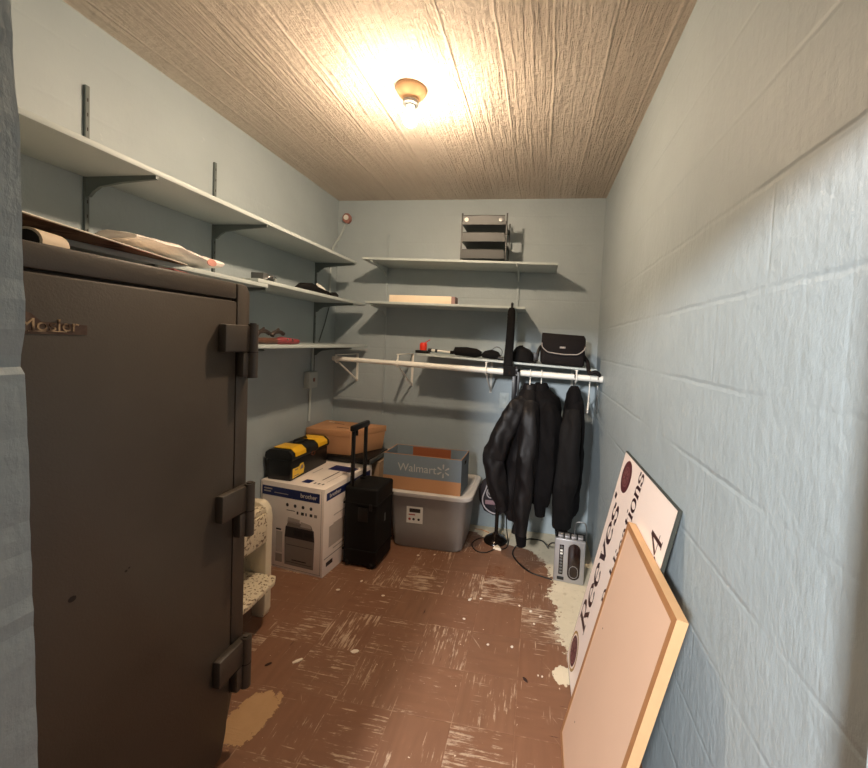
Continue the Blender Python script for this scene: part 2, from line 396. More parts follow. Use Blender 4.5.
for (zc, hgt) in ((1.333, .165), (.812, .165), (.292, .165)):
    b = MB()
    z1 = zc+hgt/2
    b.box((-.942, 1.012, z1-.085), (-.914, 1.124, z1), bev=.006)
    b.box((-.942, 1.085, zc-hgt/2), (-.916, 1.136, z1-.088), bev=.005)
    hi = b.build('hinge', m_safe, t)
    b = MB(); b.tube([(-.915, 1.122, zc-hgt/2-.004), (-.915, 1.122, z1+.004)], .0155, 16); b.tube([(-.915, 1.122, z1+.004), (-.915, 1.122, z1+.008)], .010, 12)
    b.tube([(-.915, 1.122, z1-.0875), (-.915, 1.122, z1-.0845)], .0158, 16, m=1)
    b.build('hinge_pin', [m_safe, m_safe_dark], hi)
m_brown = mat('worn_brown_plate', (66, 42, 30), .55, dirt=((92, 72, 56), 30, .5, .7))
m_brass = mat('worn_metal_letters', (168, 142, 112), .5, metal=.5, dirt=((80, 58, 42), 40, .45, .6))
b = MB(); b.prism([(-.9405, .545, 1.372), (-.9405, .676, 1.372), (-.9405, .676, 1.392), (-.9405, .60, 1.396), (-.9405, .585, 1.411), (-.9405, .56, 1.418), (-.9405, .545, 1.416)], (.0016, 0, 0))
pl = b.build('nameplate', m_brown, t, label='worn brown nameplate with raised letters')
b = MB(); b.text('Mosler', .034, basis((-.9385, .613, 1.389), (0, 1, 0), (0, 0, 1)), ext=.0012)
b.box((-.9389, .58, 1.3765), (-.9379, .64, 1.3785)); b.build('lettering', m_brass, pl)
for (y, z, ry, rz) in ((.651, .817, .0075, .0065), (.758, .814, .003, .003), (.765, .818, .0025, .002)):
    b = MB(); b.prism([(-.9402, y+ry*math.cos(a), z+rz*math.sin(a)) for a in [2*PI*k/10 for k in range(10)]], (.0006, 0, 0))
    b.build('drill_hole', m_safe_dark, t)

# ------------------------------------------------------------------ shelf tracks, shelves with brackets
def track(axis, pos, z0, z1, label):
    b = MB()
    if axis == 'left':
        b.box((XL, pos-.0065, z0), (XL+.011, pos+.0065, z1), bev=.001)
        for k in range(int((z1-z0)/.05)): b.box((XL+.0108, pos-.0015, z0+.02+k*.05), (XL+.0114, pos+.0015, z0+.032+k*.05), m=1)
    else:
        b.box((pos-.008, YB-.011, z0), (pos+.008, YB, z1), bev=.001)
        for k in range(0): b.box((pos-.003, YB-.0114, z0+.02+k*.05), (pos+.003, YB-.0108, z0+.036+k*.05), m=1)
    tag(b.build('shelf_track', [m_track if axis == 'left' else m_wallB, m_safe_dark]), label, 'shelf track', 'slotted shelf tracks on the walls')
track('left', 1.15, 1.25, 2.225, 'grey slotted shelf track on the left wall nearest the doorway, above the safe')
track('left', 1.69, 1.2, 2.21, 'middle slotted shelf track on the left wall, past the safe')
track('left', 2.57, 1.1, 1.97, 'slotted shelf track on the left wall nearest the back corner')
track('back', -1.19, .8, 2.19, 'long pale slotted track on the back wall, left end of its shelves')
track('back', -.172, 1.2, 2.0, 'pale slotted track on the back wall behind the letter trays')
def bracket(parent, axis, pos, zt, ln, m):
    """tapered steel arm under a shelf, zt = underside of the shelf"""
    prof = [(.0, 0), (ln, 0), (ln, -.012), (ln*.5, -.022), (ln*.2, -.034), (.03, -.050), (.012, -.068), (0, -.068)]
    b = MB()
    if axis == 'left': b.prism([(XL+.011+d, pos-.005, zt+h) for d, h in prof], (0, .010, 0))
    else: b.prism([(pos-.005, YB-.011-d, zt+h) for d, h in prof], (.010, 0, 0))
    b.build('bracket', m, parent)
def left_shelf(y0, y1, z, th, label, tr, lift=0.):
    t = thing('wall_shelf', label, 'shelf', (XL, (y0+y1)/2, z), 'painted wall shelves')
    b = MB(); b.box((XL+.002, y0, z-th), (-1.31, y1, z), bev=.002); b.build('board', m_shelf, t)
    for q in tr: bracket(t, 'left', q, z-th-lift, .285, m_track)
    return t
left_shelf(.41, 2.60, 1.929, .018, 'topmost long shelf on the left wall', (1.15, 1.69, 2.57))
left_shelf(.41, 1.70, 1.629, .018, 'near board of the middle shelf on the left wall, above the safe', (1.15, 1.69))
left_shelf(1.632, 2.755, 1.648, .0185, 'far board of the middle shelf on the left wall, lapped over the nearer board', (2.57,))
left_shelf(1.17, 2.81, 1.336, .018, 'lowest shelf on the left wall, ending near the closet rod', (1.69, 2.57))
def back_shelf(x0, x1, z0, z1, label, tr, th=.016, depth=.30):
    t = thing('wall_shelf', label, 'shelf', ((x0+x1)/2, YB, z0), 'painted wall shelves')
    y0 = YB-depth; b = MB()
    b.hexa([(x0, y0, z0-th), (x1, y0, z1-th), (x1, YB-.002, z1-th), (x0, YB-.002, z0-th), (x0, y0, z0), (x1, y0, z1), (x1, YB-.002, z1), (x0, YB-.002, z0)], bev=.002)
    b.build('board', m_shelf, t)
    for q in tr: bracket(t, 'back', q, z0+(z1-z0)*(q-x0)/(x1-x0)-th-.001, .28, m_shelf)
    return t
back_shelf(-1.256, .096, 1.957, 1.936, 'topmost shelf on the back wall, carrying the letter trays', (-1.19, -.172))
back_shelf(-1.223, -.104, 1.652, 1.645, 'middle shelf on the back wall, carrying a long cream box', (-1.19, -.172))
LS0, LS1, LSX0, LSX1 = 1.302, 1.258, -.829, .38
def lsz(x): return LS0+(LS1-LS0)*(x-LSX0)/(LSX1-LSX0)
back_shelf(LSX0, LSX1, LS0, LS1, 'lowest shelf on the back wall, just above the clothes rod', (), th=.014)

# ------------------------------------------------------------------ clothes rod on its white brackets
RY = 2.545
def rodz(x): return 1.236+(1.197-1.236)*(x+1.435)/(1.85)
t = thing('clothes_rod', 'white closet rod across the back wall with jackets on it', 'rod', (-.5, RY, 1.2))
b = MB(); b.tube([(-1.44, RY, rodz(-1.44)), (-.95, RY, rodz(-.95))], .0165, 16); b.build('inner_tube', m_white, t)
b = MB(); b.tube([(-.96, RY, rodz(-.96)), (.41, RY, rodz(.41))], .0195, 16); b.tube([(.398, RY, rodz(.4)), (.414, RY, rodz(.41))], .022, 16); b.build('outer_tube', m_white, t)
for (x, shelfup) in ((-1.41, 0), (-.957, 1), (-.34, 1), (.25, 1)):
    b = MB(); zr = rodz(x); top = lsz(x)-.016 if shelfup else zr+.03
    b.box((x-.009, YB-.006, zr-.19), (x+.009, YB-.001, top), bev=.001)                         # wall leg
    b.tube([(x, YB-.008, zr-.175), (x, RY+.03, zr-.03)], .0065, 8)                               # diagonal
    b.box((x-.008, RY-.012, top-.006), (x+.008, YB-.001, top), bev=.001)                       # arm
    # hook round the rod
    hk = [(x, RY+.026*math.cos(a), zr+.026*math.sin(a)) for a in [PI*(.55+1.25*k/12) for k in range(13)]]
    b.tube([(x, RY-.004, top-.003)] + hk, .0055, 8)
    b.build('rod_bracket', m_white, t)

# ------------------------------------------------------------------ boxes on the wall, conduit
m_box = mat('pinkish_junction_box', (146, 100, 90), .6)
t = thing('junction_box', 'round reddish junction box high in the back left corner', 'electrical box', (-1.53, YB, 2.31))
b = MB(); b.prism([(-1.528+.034*math.cos(a), YB-.0002, 2.313+.04*math.sin(a)) for a in [2*PI*k/8+.39 for k in range(8)]], (0, -.032, 0), bev=.003); b.build('box', m_box, t)
b = MB(); b.lathe([(.02, 0), (.02, .004), (.006, .005)], (-1.528, YB-.033, 2.316), 16, M=Matrix.Rotation(PI/2, 4, 'X')); b.build('cover', m_white, t)
b = MB(); b.tube(spline([(-1.535, YB-.012, 2.28), (-1.555, YB-.010, 2.245), (-1.585, YB-.012, 2.175), (-1.598, 2.80, 2.10), (-1.599, 2.76, 2.00), (-1.599, 2.748, 1.6486)]), .007, 8); b.build('conduit', m_shelf, t)
b = MB(); b.tube([(-1.601, 2.755, 1.625), (-1.601, 2.70, 1.49), (-1.601, 2.625, 1.345)], .004, 8)
tag(b.build('wall_cable', m_track), 'thin grey cable slanting down the left wall between the middle and lowest shelves', 'cable')
t = thing('switch_box', 'small pale switch box on the left wall below the lowest shelf', 'electrical box', (XL, 2.51, 1.02))
b = MB(); b.box((XL+.001, 2.462, 1.02), (XL+.045, 2.562, 1.135), bev=.003); b.build('box', m_shelf, t)
b = MB(); b.box((XL+.045, 2.466, 1.024), (XL+.048, 2.558, 1.131), bev=.001); cp = b.build('cover_plate', m_shelf, t)
b = MB(); b.box((XL+.048, 2.505, 1.065), (XL+.054, 2.519, 1.09), bev=.001); b.build('toggle', m_box, cp)
b = MB(); b.tube(spline([(XL+.012, 2.545, 1.135), (XL+.010, 2.548, 1.2), (XL+.011, 2.546, 1.318)]), .0085, 8); b.tube(spline([(XL+.012, 2.53, 1.02), (XL+.012, 2.528, .9), (XL+.012, 2.522, .78)]), .0085, 8); b.build('conduit', m_shelf, t)
t = thing('wall_outlet', 'white outlet plate on the back wall left of the jackets', 'outlet', (-.235, YB, .97))
b = MB(); b.box((-.27, YB-.006, .915), (-.2, YB-.001, 1.03), bev=.002); pl = b.build('plate', m_shelf, t)
b = MB(); b.box((-.25, YB-.009, .93), (-.22, YB-.006, .965), bev=.003); b.box((-.25, YB-.009, .98), (-.22, YB-.006, 1.015), bev=.003); b.build('socket', m_shelf, pl)

# ------------------------------------------------------------------ letter trays on the top shelf
m_tray = mat('grey_mesh_metal', (76, 78, 78), .5, metal=.3)
t = thing('letter_tray', 'three tier grey metal letter tray on the topmost back shelf', 'letter tray', (-.405, 2.66, 1.95))
TX0, TX1, TY0, TY1, TZ = -.555, -.252, 2.575, 2.815, 1.947
for x in (TX0, TX1):
    for y in (TY0+.012, TY1):
        b = MB(); b.box((x-.005, y-.005, TZ), (x+.005, y+.005, TZ+.315), bev=.001); b.build('post', m_tray, t)
for k in range(3):
    z = TZ+.012+k*.112
    b = MB()
    b.box((TX0+.004, TY0, z), (TX1-.004, TY1, z+.004))
    b.hexa([(TX0+.004, TY0-.004, z), (TX1-.004, TY0-.004, z), (TX1-.004, TY0, z), (TX0+.004, TY0, z), (TX0+.012, TY0-.012, z+.056), (TX1-.012, TY0-.012, z+.056), (TX1-.012, TY0-.008, z+.056), (TX0+.012, TY0-.008, z+.056)])
    b.tube([(TX0+.012, TY0-.010, z+.057), (TX1-.012, TY0-.010, z+.057)], .003, 8)
    b.box((TX0+.004, TY1-.004, z), (TX1-.004, TY1, z+.03))
    for x in (TX0+.005, TX1-.005): b.box((x-.002, TY0, z), (x+.002, TY1, z+.022))
    tr = b.build('tray', m_tray, t)
    if k == 2:
        for x, mm in ((TX0+.033, m_white), (TX1-.037, m_steel)):
            b = MB(); b.lathe([(.014, 0), (.014, .003), (.006, .004)], (x, TY0-.010, z+.03), 16, M=Matrix.Rotation(PI/2, 4, 'X')); b.build('sticker', mm, tr, label='round white sticker' if mm is m_white else 'round grey sticker')

# long cream box on the middle shelf
m_cream = mat('cream_card', (232, 214, 188), .7, var=.03)
m_pink = mat('mauve_card', (150, 120, 116), .7)
b = MB(); b.box((-1.06, 2.60, 1.6512), (-.612, 2.70, 1.703), bev=.002); b.box((-.6117, 2.602, 1.6512), (-.586, 2.698, 1.702), m=1)
tag(b.build('long_box', [m_cream, m_pink]), 'long low cream box on the middle back shelf', 'box')

# ------------------------------------------------------------------ things on the lowest back shelf
m_red = mat('red_plastic', (214, 52, 34), .4)
t = thing('hand_lamp', 'small red capped lamp on the lowest back shelf, left of the duster', 'lamp', (-.81, 2.63, lsz(-.81)))
z = lsz(-.81)
b = MB(); b.box((-.855, 2.60, z+.001), (-.76, 2.66, z+.022), bev=.004); b.build('base', m_black, t)
b = MB(); b.lathe([(.024, 0), (.026, .012), (.026, .040), (.021, .052), (.006, .056)], (-.805, 2.63, z+.022), 20); b.build('cap', m_red, t, label='bright red cap')
b = MB(); b.tube([(-.80, 2.63, z+.07), (-.76, 2.635, z+.098)], .003, 6); b.build('antenna', m_red, t)
t = thing('duster', 'white rod with a thick black grip lying on the lowest back shelf', 'pole', (-.58, 2.64, 1.29))
def lp(x, y, h): return (x, y, lsz(x)+h)
b = MB(); b.tube([lp(-.745, 2.62, .028), lp(-.60, 2.63, .024)], .008, 10); b.build('rod', m_white, t)
b = MB(); b.tube([lp(-.765, 2.62, .028), lp(-.742, 2.62, .028)], .013, 10); b.build('tip', m_black, t)
b = MB(); b.tube([lp(-.715, 2.622, .028), lp(-.70, 2.623, .027)], .012, 10); b.build('collar', m_black, t)
b = MB(); b.tube([lp(-.61, 2.632, .024), lp(-.585, 2.634, .026), lp(-.575, 2.634, .036), lp(-.50, 2.64, .038), lp(-.43, 2.645, .034), lp(-.405, 2.647, .026), lp(-.40, 2.648, .012)], [.011, .012, .029, .033, .032, .026, .011], 14); b.build('grip', m_blackmat, t)
t = thing('headset', 'black headset with a thin wire headband on the lowest back shelf', 'headset', (-.32, 2.65, lsz(-.32)))
b = MB()
b.tube([lp(-.385, 2.63, .018), lp(-.36, 2.63, .03), lp(-.32, 2.635, .036), lp(-.28, 2.64, .03), lp(-.26, 2.64, .018)], [.012, .026, .033, .027, .012], 14); b.build('earpiece', m_blackmat, t)
b = MB(); b.tube([(-.282+.036*math.cos(a), 2.635, lsz(-.28)+.052+.036*math.sin(a)) for a in [2*PI*k/20 for k in range(20)]], .0035, 6, closed=True); b.build('headband', m_steel, t, label='thin grey wire headband')
b = MB(); b.tube([lp(-.27, 2.625, .014), lp(-.235, 2.622, .013)], [.013, .010], 10); b.build('microphone', m_black, t)

# strap hanging from the middle shelf
t = thing('hanging_strap', 'long black padded strap hanging from the middle back shelf down past the rod', 'strap', (-.185, 2.535, 1.2))
b = MB()
rings = []
for (z, x, w, d) in ((1.632, -.187, .016, .008), (1.61, -.187, .025, .011), (1.5, -.188, .026, .012), (1.4, -.190, .028, .012), (1.30, -.193, .030, .012), (1.25, -.194, .031, .012)):
    rings.append([(x+w*math.cos(a), 2.527+d*math.sin(a), z) for a in [2*PI*k/12 for k in range(12)]])
b.loft(rings)
for k in range(14): b.box((-.213, 2.516, 1.30+k*.022), (-.166, 2.5195, 1.306+k*.022))
b.build('padding', m_blackmat, t)
b = MB(); b.tube([(-.187, 2.527, 1.61), (-.187, 2.533, 1.655), (-.187, 2.55, 1.662), (-.187, 2.57, 1.658)], .008, 8); b.build('hook', m_black, t)
b = MB(); b.box((-.222, 2.505, 1.185), (-.142, 2.518, 1.252), bev=.005); b.build('buckle', m_blackmat, t)
b = MB(); b.box((-.160, 2.508, .98), (-.138, 2.514, 1.19), bev=.001); b.box((-.128, 2.509, 1.0), (-.112, 2.514, 1.235), bev=.001); b.box((-.142, 2.509, 1.215), (-.112, 2.514, 1.235), bev=.001); b.build('loose_end', m_black, t)
# cap
t = thing('cap', 'rounded black soft cap sitting on the lowest back shelf beside the camera bag', 'cap', (-.10, 2.63, lsz(-.1)))
z = lsz(-.1)
b = MB(); rings = []
for k in range(9):
    a = PI/2*k/8; rr = math.cos(a)**.7
    rings.append([(-.105+.078*rr*math.cos(q), 2.645+.065*rr*math.sin(q), z+.002+.105*math.sin(a)*(1-.08*math.cos(q))) for q in [2*PI*j/20 for j in range(20)]])
b.loft(rings); b.build('crown', m_blackmat, t)
b = MB(); b.loft([[(-.085+.075*math.cos(q), 2.60+.045*math.sin(q), z+hh-.006*math.cos(q)) for q in [2*PI*j/20 for j in range(20)]] for hh in (.008, .013)]); b.build('brim', m_blackmat, t)

# camera bag
m_bag = mat('dark_nylon', (20, 14, 14), .75, spec=.25, bump=.3, bscale=500)
m_pipe = mat('grey_piping', (158, 150, 144), .5)
t = thing('camera_bag', 'dark camera bag with a grey piped flap on the lowest back shelf', 'bag', (.155, 2.66, lsz(.15)))
z = lsz(.15)+.004
BX0, BX1 = .012, .302
b = MB(); rings = []
def rrect(x0, x1, y0, y1, r, z, tilt=0.):
    out = []
    for (cx, cy, a0) in ((x1-r, y1-r, 0), (x0+r, y1-r, PI/2), (x0+r, y0+r, PI), (x1-r, y0+r, 1.5*PI)):
        for k in range(5):
            a = a0+PI/2*k/4; x = cx+r*math.cos(a); out.append((x, cy+r*math.sin(a), z+tilt*(x-(x0+x1)/2)))
    return out
TL = -.04
for (zz, g_) in ((0, .012), (.012, .002), (.06, 0), (.12, .002), (.165, .006), (.192, .012), (.204, .030)):
    rings.append(rrect(BX0+g_, BX1-g_, 2.575+g_, 2.735-g_, .025, z+zz, TL))
b.loft(rings); b.build('body', m_bag, t)
b = MB()
flap = [(BX0+.006, .205), (BX1-.016, .205), (BX1-.004, .185), (BX1-.002, .13)]
low = [(BX1-.012+.0*k, .13) for k in range(1)]
for k in range(9):
    u = k/8; x = BX1-.014-(BX1-BX0-.026)*u
    low.append((x, .098-.024*math.sin(PI*min(1, max(0, u)))**.5 + (.012 if k in (0, 8) else 0)))
outl = [(BX0+.004, .185)] + flap + low[1:] + [(BX0+.004, .14)]
b.prism([(x, 2.572, z+h+TL*(x-.157)) for x, h in outl], (0, -.007, 0), bev=.002)
fl = b.build('flap', m_bag, t)
b = MB(); path = [(BX1-.003, .135)] + low[1:] + [(BX0+.006, .14)]
b.tube(spline([(x, 2.563, z+h+TL*(x-.157)) for x, h in path], 4), .0036, 8); b.build('piping', m_pipe, fl, label='grey piping')
b = MB(); b.box((.135, 2.5625, z+.112), (.172, 2.566, z+.124), bev=.001); b.build('badge', m_pipe, fl, label='small silver badge')
b = MB(); b.tube(spline([(BX0+.002, 2.64, z+.12), (BX0-.012, 2.62, z+.09), (BX0-.02, 2.60, z+.05), (BX0-.03, 2.59, z+.02)], 5), .011, 8); b.box((BX0-.045, 2.58, z+.02), (BX0-.012, 2.60, z+.075), bev=.004)
b.build('buckle', m_black, t)
b = MB()
sp = spline([(BX1-.004, 2.69, z+.07), (BX1+.010, 2.66, z+.05), (BX1+.02, 2.60, z+.025), (BX1+.025, 2.53, rodz(.33)+.035), (BX1+.06, 2.52, rodz(.36)+.045), (BX1+.085, 2.53, rodz(.38)+.028), (BX1+.09, 2.56, rodz(.39)+.01)], 6)
b.tube(sp, .013, 8); b.build('strap', m_bag, t)

# ------------------------------------------------------------------ jackets and hangers on the rod
m_leather = mat('black_leather', (15, 12, 13), .55, spec=.3, var=.2, vscale=14, bump=.6, bscale=30)
m_cloth = mat('black_cloth', (9, 7, 8), .85, spec=.15, var=.15, bump=.4, bscale=60)
m_cloth2 = mat('charcoal_cloth', (15, 13, 13), .8, spec=.2, var=.15, bump=.4, bscale=60)
def ring(cx, cy, z, rx, ry, rot=0., n=28, fold=.0, k=5, ph=0.):
    out = []
    for j in range(n):
        a = 2*PI*j/n; f = 1+fold*math.sin(k*a+ph)+fold*.6*math.sin((k+4)*a-ph*1.7)
        x = rx*f*math.cos(a); y = ry*f*math.sin(a)
        out.append((cx+x*math.cos(rot)-y*math.sin(rot), cy+x*math.sin(rot)+y*math.cos(rot), z))
    return out
def dense(keys, step=.02):
    out = []
    for a, c in zip(keys[:-1], keys[1:]):
        n = max(1, int(abs(c[0]-a[0])/step))
        for i in range(n):
            t = i/n; tt = t
            out.append(tuple(a[q]+(c[q]-a[q])*tt for q in range(len(a))))
    out.append(keys[-1]); return out
def crease(rings, amt):
    out = []
    for rg in rings:
        c = Vector((0, 0, 0))
        for q in rg: c += Vector(q)
        c /= len(rg); o = []
        for q in rg:
            q = Vector(q); d = (q-c); L_ = d.length
            if L_ < 1e-5: o.append(q); continue
            f = noise.noise(Vector((q.x*22, q.y*16, q.z*5)))+.6*noise.noise(Vector((q.x*38+7, q.y*30, q.z*11)))
            g_ = 1-abs(noise.noise(Vector((q.x*12+3, q.y*9, q.z*7+q.x*8)))*2.2)
            o.append(q+d/L_*amt*(f*.8+g_*.7-.4))
        out.append(o)
    return out
def torso(parent, keys, m, rot=0., fold=.05, k=5, ph=0., name='torso'):
    """keys: (z, cx, cy, rx, ry) from the neck down"""
    b = MB(); rings = []
    for i, (z, cx, cy, rx, ry) in enumerate(dense(keys)):
        f = fold*min(1, i/12); rings.append(ring(cx, cy, z, rx, ry, rot, 36, f, k, ph+z*4))
    b.loft(crease(rings, .011)); return b.build(name, m, parent)
def sleeve(parent, pts, rs, m, name='sleeve', seed=0):
    sp = spline(pts, 14); n = len(sp); b = MB(); rings = []
    for i, q in enumerate(sp):
        t = i/(n-1); f = t*(len(rs)-1); j = min(int(f), len(rs)-2); r = rs[j]+(rs[j+1]-rs[j])*(f-j)
        a0 = sp[max(0, i-1)]; c0 = sp[min(n-1, i+1)]; tn = (c0-a0).normalized()
        ux = Vector((1, 0, 0)); ux = (ux-tn*ux.dot(tn)).normalized(); uy = tn.cross(ux)
        rg = []
        for k in range(32):
            a = 2*PI*k/32
            w_ = 1+.08*math.sin(3*a+seed+t*2.2)+.05*math.sin(5*a-seed*2+t*3.5)+.035*math.sin(t*17+2*a+seed)
            rg.append(q+(ux*math.cos(a)*1.08+uy*math.sin(a)*.95)*r*w_)
        rings.append(rg)
    b.loft(crease(rings, .010)); return b.build(name, m, parent)
t = thing('jacket', 'black leather look jacket with bent left sleeve, leftmost on the rod', 'jacket', (-.08, 2.5, .29), 'jackets on the rod')
torso(t, [(1.125, -.045, 2.545, .03, .04), (1.085, -.05, 2.54, .055, .085), (1.03, -.072, 2.53, .078, .15), (.95, -.085, 2.52, .088, .18), (.7, -.105, 2.51, .10, .18), (.45, -.118, 2.50, .094, .175), (.33, -.110, 2.50, .075, .165), (.29, -.105, 2.50, .06, .155)], m_leather, .12, .06, 5, .4)
sl = sleeve(t, [(-.075, 2.42, 1.04), (-.125, 2.38, .98), (-.185, 2.34, .85), (-.232, 2.33, .735), (-.245, 2.33, .69), (-.236, 2.335, .64), (-.218, 2.34, .54), (-.197, 2.35, .47), (-.175, 2.36, .40)], [.048, .064, .064, .060, .058, .060, .058, .054, .044], m_leather, seed=1)
b = MB(); b.tube([(-.178, 2.36, .41), (-.170, 2.364, .365)], [.044, .040], 18); b.build('cuff', m_leather, sl)
sl = sleeve(t, [(-.035, 2.42, 1.03), (-.035, 2.35, .94), (-.033, 2.32, .75), (-.038, 2.32, .55), (-.048, 2.325, .40), (-.052, 2.33, .24)], [.045, .06, .06, .056, .05, .041], m_leather, seed=2)
b = MB(); b.tube([(-.052, 2.33, .25), (-.046, 2.332, .21), (-.042, 2.333, .165)], [.037, .034, .029], 18); b.build('cuff', m_cloth, sl, label='knit cuff')
b = MB(); rings = [ring(-.045, 2.545, z, r, r*1.25, 0, 20) for z, r in ((1.09, .052), (1.12, .046), (1.14, .038), (1.13, .03))]; b.loft(rings); b.build('collar', m_leather, t)
t = thing('jacket', 'plain black cloth jacket, middle of those on the rod', 'jacket', (.05, 2.53, .33), 'jackets on the rod')
torso(t, [(1.135, .028, 2.56, .03, .04), (1.10, .034, 2.56, .065, .07), (1.06, .062, 2.56, .085, .14), (.99, .075, 2.56, .092, .175), (.85, .077, 2.56, .090, .18), (.65, .07, 2.56, .085, .178), (.5, .062, 2.56, .075, .17), (.42, .056, 2.56, .06, .15)], m_cloth, -.05, .05, 5, 1.2)
sl = sleeve(t, [(.075, 2.46, 1.03), (.085, 2.41, .95), (.085, 2.38, .80), (.078, 2.37, .64), (.066, 2.37, .50), (.057, 2.375, .42)], [.05, .068, .07, .068, .062, .05], m_cloth, seed=3)
b = MB(); b.tube([(.057, 2.375, .43), (.062, 2.377, .345)], [.040, .031], 18); b.build('cuff', m_cloth, sl)
b = MB(); rings = [ring(.030, 2.56, z, r, r*1.25, 0, 20) for z, r in ((1.10, .054), (1.13, .048), (1.15, .038), (1.14, .03))]; b.loft(rings); b.build('collar', m_cloth, t)
t = thing('jacket', 'long charcoal hooded jacket, rightmost on the rod next to the right wall', 'jacket', (.24, 2.53, .2), 'jackets on the rod')
torso(t, [(1.13, .238, 2.555, .028, .04), (1.09, .24, 2.555, .045, .08), (1.03, .246, 2.555, .058, .14), (.93, .25, 2.555, .068, .175), (.7, .248, 2.555, .072, .175), (.5, .245, 2.555, .07, .17), (.36, .245, 2.555, .064, .15), (.33, .245, 2.555, .056, .14)], m_cloth, .0, .05, 5, 2.2)
sl = sleeve(t, [(.232, 2.43, 1.0), (.226, 2.38, .9), (.216, 2.37, .75), (.205, 2.38, .58), (.198, 2.42, .42), (.20, 2.46, .26)], [.042, .054, .06, .066, .062, .05], m_cloth2, seed=4)
b = MB(); b.tube([(.20, 2.46, .27), (.205, 2.462, .18)], [.045, .036], 18); b.build('cuff', m_cloth, sl)
b = MB(); rings = [ring(.24, 2.525, z, rx, ry, 0, 20) for z, rx, ry in ((.98, .035, .04), (1.01, .052, .085), (1.06, .052, .085), (1.11, .042, .07), (1.145, .024, .04))]; b.loft(rings); b.build('hood', m_cloth, t)

def hanger(x, m, label, tilt=0., dy=.055):
    t = thing('coat_hanger', label, 'hanger', (x, RY, 1.05), 'hangers on the rod')
    zr = rodz(x); ca, sa = math.cos(tilt), math.sin(tilt)
    def P(d, z): return (x+d*sa, RY+d*ca, z)
    hk = [P(.0275*math.cos(a), zr+.0275*math.sin(a)) for a in [PI*(1.05-1.15*k/12) for k in range(13)]]
    b = MB(); b.tube(hk[:-1] + spline([P(.027, zr-.006), P(.022, zr-.03), P(.0, zr-.05), P(0, zr-.102)], 5), .0032, 8); b.build('hook', m, t)
    b = MB(); b.tube([P(0, zr-.10), P(-dy, zr-.10-dy*.42), P(-dy+.01, zr-.112-dy*.42), P(dy-.01, zr-.112-dy*.42), P(dy, zr-.10-dy*.42)], .0045 if m is m_white else .003, 8, closed=True); b.build('frame', m, t)
hanger(-.045, m_white, 'white hanger carrying the leather look jacket')
hanger(.028, m_white, 'white hanger carrying the middle cloth jacket')
hanger(.238, m_black, 'black hook hanger carrying the rightmost jacket')
hanger(.335, m_white, 'empty white hanger at the right end of the rod, seen edge on', 0.15, .19)
hanger(.385, m_steel, 'empty thin wire hanger against the right wall at the rod end', 0.12, .19)

# dark bag behind the jackets
m_navy = mat('dark_navy_nylon', (38, 34, 40), .65, bump=.2)
m_pale = mat('pale_piping', (176, 172, 176), .5)
t = thing('sling_bag', 'small dark bag with pale piping and a round emblem hanging behind the leftmost jacket', 'bag', (-.27, 2.72, .19))
b = MB(); rings = []
for (z, cx, w, d) in ((.165, -.245, .03, .02), (.19, -.255, .075, .035), (.26, -.27, .098, .045), (.34, -.272, .102, .045), (.40, -.262, .09, .04), (.45, -.25, .055, .03), (.465, -.245, .03, .015)):
    rings.append(ring(cx, 2.72, z, w, d, 0, 24))
b.loft(rings); b.build('body', m_navy, t)
def bagpt(x, z): return (x, 2.668, z)
b = MB(); b.tube(spline([(-.235, 2.69, .45), (-.29, 2.676, .43), (-.318, 2.67, .36), (-.338, 2.675, .29), (-.325, 2.676, .235), (-.28, 2.673, .20), (-.235, 2.68, .19), (-.215, 2.676, .23), (-.205, 2.674, .29)], 6), .005, 8); b.build('piping', m_pale, t, label='pale piping')
b = MB(); b.tube([(-.283+.026*math.cos(a), 2.672, .335+.034*math.sin(a)) for a in [2*PI*k/20 for k in range(20)]], .0045, 6, closed=True)
b.tube([(-.283+.012*math.cos(a), 2.672, .338+.017*math.sin(a)) for a in [PI*(.3+1.4*k/10) for k in range(11)]], .004, 6); b.build('emblem', m_pale, t, label='round pale emblem')
b = MB(); b.box((-.318, 2.666, .255), (-.232, 2.671, .285), bev=.002); b.build('patch', mat('mauve_patch', (132, 108, 116), .6), t, label='mauve name patch')
b = MB(); b.tube(spline([(-.245, 2.72, .46), (-.21, 2.755, .7), (-.155, 2.75, 1.0), (-.14, 2.65, 1.16), (-.138, 2.56, 1.238), (-.138, 2.535, 1.238), (-.138, 2.522, 1.20)], 6), .008, 8); b.build('shoulder_strap', m_navy, t)

# ------------------------------------------------------------------ stand with a round glossy base
m_gloss = mat('glossy_dark_metal', (34, 27, 22), .16, metal=.6, spec=.6)
t = thing('pedestal_stand', 'dark pedestal stand with a glossy round base below the leftmost jacket', 'stand', (-.232, 2.665, 0))
b = MB(); b.lathe([(.082, 0), (.084, .006), (.080, .016), (.058, .032), (.03, .044), (.018, .056), (.016, .06)], (-.232, 2.665, 0), 36); b.build('base', m_gloss, t)
b = MB(); b.lathe([(.016, .055), (.0135, .08), (.014, .2), (.0135, .24)], (-.228, 2.662, 0), 16); b.build('pole', m_gloss, t)
b = MB(); b.lathe([(.008, .236), (.019, .24), (.022, .25), (.018, .262), (.008, .266)], (-.226, 2.655, 0), 18); b.build('knob', m_chrome, t, label='chrome knob')
b = MB(); b.tube(spline([(-.175, 2.66, .27), (-.162, 2.66, .18), (-.156, 2.67, .09), (-.145, 2.675, .02), (-.14, 2.64, .005), (-.15, 2.58, .004), (-.19, 2.55, .004)], 8), .004, 8)
b.tube(spline([(-.225, 2.545, .004), (-.28, 2.49, .004), (-.345, 2.50, .004), (-.385, 2.575, .004), (-.36, 2.65, .004), (-.312, 2.685, .004)], 8), .0035, 8)
b.build('cord', m_black, t)
